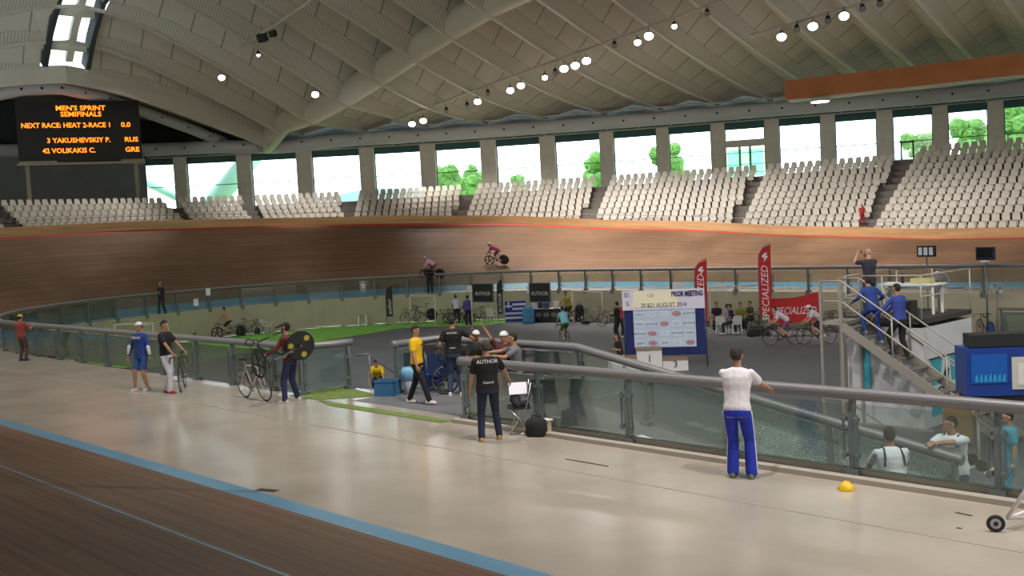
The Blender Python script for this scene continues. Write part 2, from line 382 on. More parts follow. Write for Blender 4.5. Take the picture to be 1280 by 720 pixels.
# stair handrails by the landing gap
t = thing('stair_handrail', 'thin grey sloping stair handrail beside the entrance steps', 'handrail', (-.25, -13.7, 0))
mb = MB(); mb.tube([(-.25, -.05, .8), (-.05, .05, .82), (-.05, .15, .8), (0, 2.2, -.75)], .025, 8); mb.tube([(0, .9, -.3), (0, 2.2, -1.2)], .02, 6); mb.build('handrail', M_blade, t)
for y, z in ((.12, 0), (1.1, -.78), (2.1, -1.45)):
    mb = MB(); mb.tube([(0, y, z-.1), (0, y, z+.78)], .022, 6); mb.build('post', M_blade, t)
# ------------------------------------------------------------------ wall curve, windows
WP = [(-61.5, -22), (-62.3, -12), (-62, -3), (-61, 4), (-59.4, 8.2), (-56.5, 12.2), (-51.2, 18.1), (-44.0, 25.0), (-36.3, 30.7), (-29.9, 34.9), (-23.1, 39.1), (-15.6, 43.5), (-9, 46.5), (-2, 48.8), (8, 50.8), (20, 51.8), (34, 52)]
def catmull(P, n=12):
    out = []; P = [Vector((*p, 0)) for p in P]
    for i in range(len(P)-1):
        a = P[max(i-1, 0)]; b = P[i]; c = P[i+1]; d = P[min(i+2, len(P)-1)]
        for k in range(n):
            t = k/n; out.append(.5*((2*b)+(c-a)*t+(2*a-5*b+4*c-d)*t*t+(3*b-a-3*c+d)*t**3))
    out.append(P[-1]); return out
WC = catmull(WP); WS = [0]
for a, b in zip(WC, WC[1:]): WS.append(WS[-1]+(b-a).length)
def wall_at(s):
    s = max(0, min(s, WS[-1]-1e-6))
    lo, hi = 0, len(WS)-1
    while hi-lo > 1:
        m = (lo+hi)//2
        if WS[m] <= s: lo = m
        else: hi = m
    t = (s-WS[lo])/(WS[hi]-WS[lo]); p = WC[lo].lerp(WC[hi], t); d = (WC[hi]-WC[lo]).normalized()
    return p, d, Vector((d.y, -d.x, 0))           # point, tangent, inward normal
def wall_hit(px, py=190):
    r = ray(px, py); r2 = Vector((r.x, r.y)); c = Vector((CAM.x, CAM.y)); best = None
    for i, (a, b) in enumerate(zip(WC, WC[1:])):
        e = Vector((b.x-a.x, b.y-a.y)); den = r2.x*e.y-r2.y*e.x
        if abs(den) < 1e-9: continue
        w = Vector((a.x-c.x, a.y-c.y)); t = (w.x*e.y-w.y*e.x)/den; u = (w.x*r2.y-w.y*r2.x)/den
        if t > 0 and -1e-6 <= u <= 1+1e-6: return WS[i]+u*(WS[i+1]-WS[i])
    return None
WK = 6.3; ZW0 = 6.45; ZW1 = 10.1; ROOFZ = 12.0
wpx = [(180, 217), (233, 296), (314, 371), (390, 450), (468, 526), (545, 602), (621, 676), (695, 751), (768, 822), (837, 890), (907, 957), (975, 1027), (1045, 1097), (1117, 1167), (1186, 1236), (1256, 1306)]
wins = [(wall_hit(a, 195), wall_hit(b, 195)) for a, b in wpx]
while wins[-1][1]+4.6 < WS[-1]: w = wins[-1]; wins.append((w[0]+4.35, w[1]+4.35))
mb = MB()
def wall_seg(s0, s1, z0, z1, dep=.0, m=0, st=1.5):
    n = max(1, int((s1-s0)/st)); 
    for i in range(n):
        a, b = s0+(s1-s0)*i/n, s0+(s1-s0)*(i+1)/n; p, _, n0 = wall_at(a); q, _, n1 = wall_at(b)
        pi, qi = p+n0*dep, q+n1*dep; po, qo = p-n0*.25, q-n1*.25
        k = [pi, qi, qo, po]
        for (u, v) in ((0, 1), (1, 2), (2, 3), (3, 0)):
            if (u, v) == (1, 2) and i < n-1: continue
            if (u, v) == (3, 0) and i > 0: continue
            mb.quad(k[u]+Vector((0, 0, z0)), k[v]+Vector((0, 0, z0)), k[v]+Vector((0, 0, z1)), k[u]+Vector((0, 0, z1)), m)
        mb.quad(*[x+Vector((0, 0, z0)) for x in k], m); mb.quad(*[x+Vector((0, 0, z1)) for x in k], m)
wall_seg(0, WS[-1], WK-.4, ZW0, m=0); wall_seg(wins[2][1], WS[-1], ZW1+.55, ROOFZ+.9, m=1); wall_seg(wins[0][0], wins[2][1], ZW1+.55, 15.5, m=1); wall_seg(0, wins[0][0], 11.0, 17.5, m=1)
prev = 0
for i, (a, b) in enumerate(wins+[(WS[-1], None)]):
    if i == 0: wall_seg(prev, a, ZW0, 11.0, 0, 2)
    else: wall_seg(prev, a, ZW0, ZW1+.55, .45, 0)
    prev = b
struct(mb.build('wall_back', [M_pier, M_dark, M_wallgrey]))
for i, (a, b) in enumerate(wins):
    p, d, n = wall_at(a); q, _, _ = wall_at(b); L = (q-p).length; d = (q-p).normalized(); n = Vector((d.y, -d.x, 0)); Z = Vector((0, 0, 1)); RM = Matrix((d, n, Z)).transposed()
    fr = MB(); mid = (p+q)/2
    fr.box(mid+Z*(ZW1+.27), (L, .12, .56), RM); fr.box(mid+Z*ZW0, (L, .14, .08), RM); fr.box(mid+Z*8.35, (L, .07, .06), RM)
    for e in (p+d*.04, q-d*.04): fr.box(e+Z*((ZW0+ZW1)/2), (.07, .1, ZW1-ZW0), RM)
    mats = [M_teal, M_pier]
    if i == 10:
        fr.box(mid+Z*9.05, (L+.9, .5, .5), RM, 1)
        for e in (p-d*.2, q+d*.2): fr.box(e+Z*7.9, (.5, .5, 2.9), RM, 1)
        for k in (.36, .62): fr.box(p+d*(L*k)+Z*7.7, (.18, .14, 2.6), RM, 1)
        for z in (7.5, 6.9): fr.box(mid+Z*z, (L, .08, .06), RM, 1)
    if i == 13:
        for k in (.2, .5): fr.box(p+d*(L*k)+Z*7.4, (.12, .12, 2.0), RM)
        fr.box(p+d*(L*.35)+Z*8.3, (L*.35, .12, .1), RM)
    w = fr.build('window_%d' % (i+1), mats); struct(w)
    g = MB(); g.prism([p+Z*ZW0, q+Z*ZW0, q+Z*ZW1, p+Z*ZW1], n*.02); g.build('pane', M_win if i != 10 else M_win, w)
    if i == 10:
        for a_, b_ in ((.04, .36), (.38, .62), (.64, .96)):
            g = MB(); g.prism([p+d*(L*a_)+Z*6.6, p+d*(L*b_)+Z*6.6, p+d*(L*b_)+Z*8.6, p+d*(L*a_)+Z*8.6], n*.02+n*.06); g.build('tinted_pane', glass_mat('green_glass', (.42, .95, .62), .3) if 'green_glass' not in MATS else MATS['green_glass'], w)
# walkway behind the seats
TP = [(-46.5, -26), (-48.2, -16), (-48.6, -8), (-49.2, 0), (-49.0, 7), (-45.9, 15.4), (-41.2, 20.3), (-35.7, 24.6), (-28.9, 29.0), (-20.3, 32.9), (-12.5, 35.2), (-4, 36.4), (6, 37), (20, 37.2), (32, 37.2)]
TC = catmull(TP); TS = [0]
for a, b in zip(TC, TC[1:]): TS.append(TS[-1]+(b-a).length)
def top_at(s):
    s = max(0, min(s, TS[-1]-1e-6)); lo, hi = 0, len(TS)-1
    while hi-lo > 1:
        m = (lo+hi)//2
        if TS[m] <= s: lo = m
        else: hi = m
    t = (s-TS[lo])/(TS[hi]-TS[lo]); p = TC[lo].lerp(TC[hi], t); d0 = (TC[min(hi+2, len(TC)-1)]-TC[max(lo-2, 0)]).normalized()
    return p, d0, Vector((d0.y, -d0.x, 0))
RUN = .8; RISE = .4
NT = int(TS[-1]/1.0)
def outer_r(p):
    """distance outside the track's outer edge (negative = on the track)"""
    if p.x > -HL: s = -p.x; off = p.y-RR
    else:
        v = Vector((p.x+HL, p.y)); off = v.length-RR; a = math.atan2(-v.x, v.y); s = HL+a*RR
    z = ztop(s); return off-(lerp_tab(OFF, s)+math.sqrt(TW*TW-z*z)), z
rows = range(-1, 12)
mb = MB()
for i in range(NT):
    a, b = TS[-1]*i/NT, TS[-1]*(i+1)/NT; p, _, n0 = top_at(a); q, _, n1 = top_at(b)
    wp0 = min(WC, key=lambda c: (c-(p-n0*10)).length); wp1 = min(WC, key=lambda c: (c-(q-n1*10)).length)
    kk = -1 if p.x > -12.5 else 0
    for k in range(kk, 12):
        z = WK-RISE*k
        i0, i1 = p+n0*(RUN*(k+.5)), q+n1*(RUN*(k+.5)); o0_, o1_ = p+n0*(RUN*(k-.5)), q+n1*(RUN*(k-.5))
        oo, zf = outer_r((i0+i1)/2)
        if oo < .15: continue
        z3 = Vector((0, 0, z)); z4 = Vector((0, 0, z-RISE))
        mb.quad(o0_+z3, o1_+z3, i1+z3, i0+z3); mb.quad(i0+z3, i1+z3, i1+z4, i0+z4)
    z3 = Vector((0, 0, WK+ (RISE if kk < 0 else 0))); e0, e1 = p+n0*(RUN*(kk-.5)), q+n1*(RUN*(kk-.5))
    mb.quad(e0+z3, e1+z3, Vector((wp1.x, wp1.y, WK)), Vector((wp0.x, wp0.y, WK)))
struct(mb.build('floor_stand', M_stand, fix=False))
# ------------------------------------------------------------------ seats
def seat_mesh():
    m = MB()
    m.prism([(-.2, .13, .36), (.2, .13, .36), (.19, .2, .60), (.14, .23, .80), (-.14, .23, .80), (-.19, .2, .60)], (0, .03, 0))
    m.prism([(-.2, -.22, .40), (.2, -.22, .40), (.2, .15, .37), (-.2, .15, .37)], (0, 0, .035))
    m.prism([(-.2, -.22, .14), (.2, -.22, .14), (.21, -.22, .42), (-.21, -.22, .42)], (0, .02, 0))
    m.box((0, .0, .18), (.1, .1, .37))
    return m
SM = seat_mesh().mesh('stadium_seat', M_seat)
def top_hit(px, py):
    r = ray(px, py); r2 = Vector((r.x, r.y)); c = Vector((CAM.x, CAM.y))
    for i, (a, b) in enumerate(zip(TC, TC[1:])):
        e = Vector((b.x-a.x, b.y-a.y)); den = r2.x*e.y-r2.y*e.x
        if abs(den) < 1e-9: continue
        w = Vector((a.x-c.x, a.y-c.y)); t = (w.x*e.y-w.y*e.x)/den; u = (w.x*r2.y-w.y*r2.x)/den
        if t > 0 and -1e-6 <= u <= 1+1e-6: return TS[i]+u*(TS[i+1]-TS[i])
blocks = [(-60, -22, 0, 'block at the far left edge'), (6, 200, 0, 'block below the scoreboard'), (226, 296, 0, 'narrow block right of the scoreboard'), (322, 425, 0, 'second block right of the scoreboard'),
          (452, 575, 0, 'block above the lower racing rider'), (600, 742, 0, 'block left of the middle block'), (768, 942, 0, 'block above the left red flag'),
          (964, 1122, 0, 'block left of the red spectator'), (1150, 1500, -1, 'block right of the red spectator')]
ORD = ['top', 'second', 'third', 'fourth', 'fifth', 'sixth', 'seventh', 'eighth', 'ninth', 'tenth', 'eleventh', 'twelfth', 'thirteenth', 'fourteenth', 'fifteenth', 'sixteenth', 'seventeenth', 'eighteenth', 'nineteenth', 'twentieth']
def ordn(i):
    if i < 20: return ORD[i] if i else 'first'
    T_ = {2: 'twenty', 3: 'thirty', 4: 'forty'}[(i+1)//10]; u = (i+1) % 10
    return (T_+'-'+['', 'first', 'second', 'third', 'fourth', 'fifth', 'sixth', 'seventh', 'eighth', 'ninth'][u]) if u else T_[:-1]+'ieth'
cand = []
for bi, (a, b, k0, where) in enumerate(blocks):
    sa, sb = top_hit(a, 240), top_hit(b, 190)
    if sb is None: sb = top_hit(1285, 190)+14
    if sa is None: continue
    for k in range(k0, 12):
        p0, _, n0 = top_at(sa); pm, dm, nm = top_at(sb)
        L = 0; s = sa; last = None; cnt = 0; sh = 0 if a < 300 else -.28*k*0
        while s <= sb:
            p, d, n = top_at(s); c = p+n*(RUN*k)
            if last is None or (c-last).length >= .5:
                last = c; oo, zf = outer_r(c-n*(-.3)); z = WK-RISE*k
                if oo > .12 and z > zf+FH-.75:
                    cand.append(((c+Vector((0, 0, z))-CAM).length, c+Vector((0, 0, z)), n, bi, k-k0, where, cnt)); cnt += 1
            s += .02
def in_view(p):
    v = p-CAM; z = v.dot(D_); return abs(v.dot(R_)/z*F) < 665 and z > 0
vis = sorted([c for c in cand if in_view(c[1])], key=lambda c: c[0])
first, rest = vis[:300], vis[300:]+[c for c in cand if not in_view(c[1])]
for d, p, n, bi, k, where, cnt in first:
    o = bpy.data.objects.new('stadium_seat', SM); C.objects.link(o); o.location = p; o.rotation_euler = (0, 0, math.atan2(n.y, n.x)+PI/2)
    tag(o, 'white seat, %s row down, %s from the left end, %s' % (ORD[k], ordn(cnt), where), 'seat', 'white stand seats, %s' % where)
mb = MB(); proto = seat_mesh()
for d, p, n, bi, k, where, cnt in rest:
    R3 = Matrix.Rotation(math.atan2(n.y, n.x)+PI/2, 3, 'Z'); k0 = len(mb.v)
    mb.v += [R3 @ v+p for v in proto.v]
    for f in proto.f: mb.face([i+k0 for i in f])
tag(mb.build('stadium_seats', M_seat, fix=False), 'remaining rows of white plastic seats across the farther blocks of the stand', 'seats', kind='stuff')
# ------------------------------------------------------------------ roof
YC = -2.5
jt = [(-51.0, 11.4), (-48.9, 11.7), (-44.8, 12.0), (-40.3, 12.75), (-36.2, 13.7), (-32.4, 14.6), (-28.8, 15.4), (-25.2, 16.1)]
x_ = -21.5
while x_ < 33: jt.append((x_, min(17.5, 16.1+(x_+25.2)*.11))); x_ += 3.65
crest = {0: (-46.5, 14.7), 1: (-45.2, 16.5), 2: (-43.3, 18.3), 3: (-39.8, 19.4), 4: (-36.0, 20.2)}
rimpx = [340, 380, 459, 536, 611, 685, 759, 830, 900, 966, 1036, 1107, 1176, 1246]
rims = [wall_at(wall_hit(p, 170)) for p in rimpx]; rs_ = wall_hit(1246, 170)
while len(rims) < len(jt): rs_ += 4.35; rims.append(wall_at(rs_))
ST_A = [i/7 for i in range(8)]; ST_B = [i/10 for i in range(1, 11)]
def rib_path(i, side=1):
    xj, zj = jt[i]; xc, zc = crest.get(i, (xj, zj+6.0-.0*(i))); P = []
    zc = min(zc, 21.5); w, _, n = rims[i]; w = w+n*.3; L = 14-YC
    for t in ST_A:                     # ridge to arch tube
        y = YC+L*t; c0 = 5.0; g = (math.sqrt(y*0+(L*t)**2+c0*c0)-c0)/(math.sqrt(L*L+c0*c0)-c0)
        P.append(Vector((xc+(xj-xc)*t, y, zc+(zj-zc)*g)))
    for t in ST_B:
        P.append(Vector((xj+(w.x-xj)*t, 14+(w.y-14)*t, zj+(ROOFZ-zj)*t - .5*math.sin(PI*t)*(1 if zj > 13 else 0))))
    if side < 0: P = [Vector((p.x, 2*YC-p.y, p.z)) for p in P]
    return P
paths = {(i, s): rib_path(i, s) for i in range(len(jt)) for s in (1, -1)}
AMP = [.5, .9, 1.4, 1.9, 2.2, 2.4, 2.5, 2.5]+[2.4-.19*k for k in range(1, 11)]
def ceil_mat():
    m = bpy.data.materials.new('ceiling_panels'); m.use_nodes = True; n = m.node_tree.nodes; l = m.node_tree.links; b = n['Principled BSDF']; b.inputs['Roughness'].default_value = .75
    uv = n.new('ShaderNodeUVMap'); sp = n.new('ShaderNodeSeparateXYZ'); l.new(uv.outputs[0], sp.inputs[0])
    def M(op, a, bb=None, c=None):
        q = n.new('ShaderNodeMath'); q.operation = op
        for k, v in enumerate((a, bb, c)):
            if v is None: continue
            if isinstance(v, (int, float)): q.inputs[k].default_value = v
            else: l.new(v, q.inputs[k])
        return q.outputs[0]
    u, v = sp.outputs[0], sp.outputs[1]
    st = M('LESS_THAN', M('FRACT', M('MULTIPLY', u, 5.0)), .4); low = M('LESS_THAN', v, .38); hatch = M('MULTIPLY', st, low)
    seam = M('MULTIPLY', M('LESS_THAN', M('FRACT', M('MULTIPLY', u, .42)), .05), M('GREATER_THAN', v, .38))
    edge = M('LESS_THAN', M('ABSOLUTE', M('SUBTRACT', v, .385)), .012)
    k = M('SUBTRACT', M('SUBTRACT', M('SUBTRACT', 1.0, M('MULTIPLY', hatch, .3)), M('MULTIPLY', seam, .5)), M('MULTIPLY', edge, .25))
    mx = n.new('ShaderNodeMixRGB'); mx.blend_type = 'MULTIPLY'; mx.inputs[0].default_value = 1; mx.inputs[1].default_value = (.52, .49, .41, 1); l.new(k, mx.inputs[2]); l.new(mx.outputs[0], b.inputs['Base Color'])
    return m
M_cp = ceil_mat()
mb = MB()
for sd in (1, -1):
    for i in range(len(jt)-1):
        A, B = paths[(i, sd)], paths[(i+1, sd)]; u = 0; us = [0]
        for k in range(len(A)-1): u += ((A[k+1]+B[k+1])/2-(A[k]+B[k])/2).length; us.append(u)
        for k in range(len(A)-1):
            if k == 0: A0, B0 = A[0].lerp(A[1], .62), B[0].lerp(B[1], .62)
            else: A0, B0 = A[k], B[k]
            A1, B1 = A[k+1], B[k+1]; m0 = (A0+B0)/2+Vector((0, 0, AMP[k])); m1 = (A1+B1)/2+Vector((0, 0, AMP[k+1]))
            mb.quad(A0, A1, m1, m0, 0, [(us[k], 0), (us[k+1], 0), (us[k+1], 1), (us[k], 1)])
            mb.quad(B0, B1, m1, m0, 0, [(us[k], 0), (us[k+1], 0), (us[k+1], 1), (us[k], 1)])
fullp = paths[(0, -1)][::-1]+paths[(0, 1)][1:]
for a, b in zip(fullp, fullp[1:]):
    up = Vector((0, 0, 1.0)); mb.quad(a+up*.4, b+up*.4, Vector((-66, b.y*1.25, b.z+.6)), Vector((-66, a.y*1.25, a.z+.6)), 0, [(0, .9)]*4)
struct(mb.build('ceiling', M_cp, fix=False))
tn = 10
for i in range(len(jt)):
    mb = MB(); full = paths[(i, -1)][::-1]+paths[(i, 1)][1:]
    w, h = (.22, .2) if i > 0 else (.3, 1.1)
    for a, b in zip(full, full[1:]): mb.beam(a, b+(b-a)*.02, w, h)
    tn += 1; struct(mb.build('trim_%d' % tn, M_rib))
# skylight glazing along the ridge with centre beam and dark kerbs
mb = MB(); g = MB(); dk = MB()
for i in range(len(jt)-1):
    a, b = paths[(i, 1)][0], paths[(i+1, 1)][0]; up = Vector((0, 0, .95))
    mb.beam(a+up+Vector((0, .25, -.1)), b+up+Vector((0, .25, -.1)), .45, .3)
    for t in (.5,):
        c = a.lerp(b, t); mb.beam(c+Vector((0, -1.5, .7)), c+Vector((0, 1.5, .7)), .2, .5)
    for y in (-1.3, 1.3): dk.beam(a+up*.6+Vector((0, y, 0)), b+up*.6+Vector((0, y, 0)), .3, .9)
    g.prism([a+up+Vector((0, -1.35, .1)), b+up+Vector((0, -1.35, .1)), b+up+Vector((0, 1.35, .1)), a+up+Vector((0, 1.35, .1))], (0, 0, .02))
w = struct(mb.build('window_40', M_rib)); g.build('pane', M_win, w); dk.build('kerb', M_dark, w)
# big arch tubes running the length of the hall
for sd, yy in ((1, 14.2), (-1, 2*YC-14.2)):
    mb = MB(); P = [Vector((x, yy, z+.78)) for x, z in jt[1:]]; P = [Vector((-52.5, yy+.6*sd, 11.3))]+P
    Q = []
    for a, b in zip(P, P[1:]): Q += [a.lerp(b, t) for t in (0, .5)]
    mb.tube(Q+[P[-1]], .85, 20); tn += 1; struct(mb.build('trim_%d' % tn, M_arch))
# ring tube above the windows with slim service pipe
def wall_line(s0, s1, off, zf, st=1.2):
    out = []; n = int((s1-s0)/st)
    for i in range(n+1):
        s = s0+(s1-s0)*i/n; p, d, nn_ = wall_at(s); out.append(p+nn_*off+Vector((0, 0, zf(s))))
    return out
sL = wall_hit(120, 190); sA = wall_hit(355, 180)
mb = MB(); mb.tube(wall_line(sL-14, WS[-1], 1.0, lambda s: 11.25-.25*math.exp(-((s-sA)/3)**2)), .52, 16); ring = struct(mb.build('trim_50', M_tube))
hb = MB()
for s in [sL+2.3*k for k in range(int((WS[-1]-sL)/2.3))]:
    p, d, n = wall_at(s); c = p+n*1.52+Vector((0, 0, 11.25)); hb.ell(c, (.08, .08, .08))
hb.build('bolt_hole', M_dark, ring)
mb = MB(); L_ = wall_line(wall_hit(185, 190), WS[-1], .75, lambda s: 10.62); mb.tube(L_, .06, 6)
for p in L_[::2]: mb.tube([p, p+Vector((0, 0, .4))], .045, 5)
struct(mb.build('trim_51', M_rib))
mb = MB(); mb.tube(wall_line(wall_hit(470, 170), WS[-1], 1.5, lambda s: 12.0), .07, 6); struct(mb.build('trim_52', M_rib))
# end arch tube with bolt holes, under the last rib
pts = [(-56.0, -14.5, 11.6), (-55.2, -10, 12.6), (-54, -6, 13.9), (-53, -3, 14.6), (-52.6, -.5, 14.75), (-53.2, 3, 14.3), (-54.2, 7.2, 13.2), (-55.3, 11.5, 12.05), (-55.6, 13.0, 11.6)]
cc = catmull([(p[0], p[1]) for p in pts], 4); zz = []
for i in range(len(pts)-1):
    for k in range(4): zz.append(pts[i][2]+(pts[i+1][2]-pts[i][2])*k/4)
zz.append(pts[-1][2]); Q = [Vector((a.x, a.y, z)) for a, z in zip(cc, zz)]
mb = MB(); mb.tube(Q, .42, 14); ea = struct(mb.build('trim_53', M_tube)); hb = MB()
for p in Q[::2]: hb.ell(p+Vector((.4, -.12, -.02)), (.09, .09, .09))
hb.build('bolt_hole', M_dark, ea)
# near side and right end of the hall, with its own window band (unseen behind the camera, closed in to cut sky light)
mb = MB(); gz = MB(); NP = [Vector((p.x, 2*YC-p.y, 0)) for p in WC if p.y > -3]
for a, b in zip(NP, NP[1:]):
    for z0, z1 in ((-.3, ZW0), (ZW1, 17.5 if a.x < -52 else 13)): mb.quad(a+Vector((0, 0, z0)), b+Vector((0, 0, z0)), b+Vector((0, 0, z1)), a+Vector((0, 0, z1)))
    gz.quad(a+Vector((0, 0, ZW0)), b+Vector((0, 0, ZW0)), b+Vector((0, 0, ZW1)), a+Vector((0, 0, ZW1)))
    if (b-a).length > 0: mb.beam(a+Vector((0, 0, ZW0)), a+Vector((0, 0, ZW1)), .8, .5)
nw = struct(mb.build('wall_front', M_pier, fix=False)); gz.build('pane', M_win, struct(bpy.data.objects.new('window_41', None)) if False else nw)
mb = MB()
mb.quad((34, -57, -2), (34, 52, -2), (34, 52, 24), (34, -57, 24)); struct(mb.build('wall_right', M_pier, fix=False))
mb = MB(); q = [track_pt(s, TW)+Vector((0, 0, .0)) for s in ssteps(2*SC-14, 2*SC+34, 2)]
for a, b in zip(q, q[1:]): mb.quad(a+Vector((0, -.15, 0)), b+Vector((0, -.15, 0)), Vector((b.x, b.y-11, 6.3)), Vector((a.x, a.y-11, 6.3))); mb.quad(Vector((a.x, a.y-11, 6.3)), Vector((b.x, b.y-11, 6.3)), Vector((b.x, -56, 6.3)), Vector((a.x, -56, 6.3)))
struct(mb.build('floor_near_stand', M_stand, fix=False))
# orange timber clad box beam
mb = MB(); P = [(-17.0, 32.0), (-10.5, 34.2), (-3.9, 36.0), (3.5, 37.4), (12, 38.3)]
for a, b in zip(P, P[1:]): mb.beam((*a, 11.6), (b[0]+.0, b[1], 11.62), .5, 1.2)
bm_ = struct(mb.build('trim_54', mat('orange_cladding', (.42, .15, .045), .5, noise=.12, scale=.7)))
mb = MB()
for a, b in zip(P, P[1:]): mb.beam((a[0], a[1]+.5, 10.95), (b[0], b[1]+.5, 10.95), 1.1, .12)
mb.build('soffit', M_rib, bm_)
# ------------------------------------------------------------------ bicycles
def bike(name, label, loc, rz, frame=(.05, .05, .06), rear_disc=None, front='spoke', tilt=0, group=None, parent=None, drop=True, rot=None, seed=0):
    """forward is local +Y, origin on the ground midway between the wheels"""
    t = thing(name, label, 'bicycle', loc, rz, group)
    if rot: t.rotation_mode = 'XYZ'; t.rotation_euler = rot
    elif tilt: t.rotation_euler = (0, tilt, rz)
    fm = mat('bike_frame_%02d%02d%02d' % tuple(int(c*99) for c in frame), frame, .3)
    R = .335
    for y, kind in ((-.49, rear_disc or 'spoke'), (.50, front)):
        w = MB(); w.torus((0, y, R), R-.012, .014, 'x', 30, 6, 0)
        if kind == 'spoke':
            w.torus((0, y, R), R-.035, .009, 'x', 30, 4, 1)
            for k in range(14):
                a = 2*PI*k/14; w.tube([(0.012*(-1)**k, y, R), (0, y+math.cos(a)*(R-.03), R+math.sin(a)*(R-.03))], .0022, 4, 1)
        elif kind == 'mag':
            w.torus((0, y, R), R-.045, .022, 'x', 30, 6, 0)
            for k in range(5):
                a = 2*PI*k/5+.3; w.beam((0, y, R), (0, y+math.cos(a)*(R-.04), R+math.sin(a)*(R-.04)), .02, .05, 0)
        else:
            w.disc((0, y, R), R-.02, .03, 'x', 30, 2)
        w.tube([(-.05, y, R), (.05, y, R)], .022, 8, 1)
        w.build('wheel', [M_rubber, M_chrome, mat('disc_%s' % kind, {'blue': (.03, .08, .35), 'black': (.02, .02, .022)}.get(kind, (.02, .02, .02)), .25)], t, smooth=None)
    f = MB(); bb = (0, -.07, .28); st = (0, -.22, .80); hd = (0, .36, .80); hb_ = (0, .40, .68)
    for a, b, r in ((bb, st, .017), (st, hd, .018), (bb, hb_, .022), (hd, hb_, .022)): f.tube([a, b], r, 8)
    for sx in (-.05, .05):
        f.tube([(sx*.4, -.07, .28), (sx, -.49, R)], .011, 6); f.tube([(sx*.3, -.21, .76), (sx, -.49, R)], .009, 6)
        f.tube([(sx*.7, .405, .66), (sx, .46, .5), (sx, .50, R)], .012, 6)
    f.tube([st, (0, -.25, .90)], .014, 6); f.build('frame', fm, t)
    s = MB(); s.prism([(-.065, -.38, .92), (.065, -.38, .92), (.03, -.2, .925), (.016, -.1, .92), (-.016, -.1, .92), (-.03, -.2, .925)], (0, 0, .035)); s.build('saddle', M_rubber, t)
    h = MB(); h.tube([(0, .36, .80), (0, .37, .86), (0, .47, .87)], .014, 6)
    if drop:
        for sg in (-1, 1): h.tube([(0, .47, .87), (sg*.19, .47, .87), (sg*.205, .54, .87), (sg*.21, .585, .82), (sg*.21, .57, .76), (sg*.21, .50, .735)], .014, 7)
    else: h.tube([(-.27, .42, .93), (0, .46, .90), (.27, .42, .93)], .014, 7)
    h.build('handlebar', M_rubber, t)
    c = MB(); c.disc((.045, -.07, .28), .09, .006, 'x', 20)
    c.beam((.06, -.07, .28), (.06, .09, .24), .015, .025); c.beam((-.06, -.07, .28), (-.06, -.23, .32), .015, .025)
    c.box((.11, .09, .24), (.09, .07, .02)); c.box((-.11, -.23, .32), (.09, .07, .02)); c.tube([(-.06, -.07, .28), (.06, -.07, .28)], .02, 6)
    c.build('crankset', M_steel, t)
    return t
# ------------------------------------------------------------------ people
def ik(a, b, l1, l2, pole):
    a, b = Vector(a), Vector(b); d = b-a; L = min(d.length, (l1+l2)*.998)
    d = d.normalized() if d.length > 1e-6 else Vector((0, 0, -1)); b2 = a+d*L
    x = (l1*l1-l2*l2+L*L)/(2*L); h = math.sqrt(max(0, l1*l1-x*x)); p = Vector(pole); p = p-d*p.dot(d)
    p = p.normalized() if p.length > 1e-6 else Vector((0, 1, 0))
    return a+d*x+p*h, b2
def remeshed(mb, name, m, parent, vox, smooth_it=3):
    o = mb.build(name, m, None); md = o.modifiers.new('r', 'REMESH'); md.mode = 'VOXEL'; md.voxel_size = vox; md.use_smooth_shade = True
    if smooth_it: sm = o.modifiers.new('s', 'SMOOTH'); sm.iterations = smooth_it; sm.factor = .5
    dg = bpy.context.evaluated_depsgraph_get(); me = bpy.data.meshes.new_from_object(o.evaluated_get(dg)); old = o.data; o.modifiers.clear(); o.data = me; me.name = name; bpy.data.meshes.remove(old)
    me.materials.clear(); me.materials.append(m)
    for p in me.polygons: p.use_smooth = True
    o.parent = parent; return o
SKIN = {'light': (.52, .30, .20), 'tan': (.40, .21, .13), 'dark': (.27, .14, .085)}
def fabric(c): return mat('cloth_%03d_%03d_%03d' % tuple(int(x*255) for x in c), c, .85, noise=.1, scale=14, bump=.25, bscale=22)
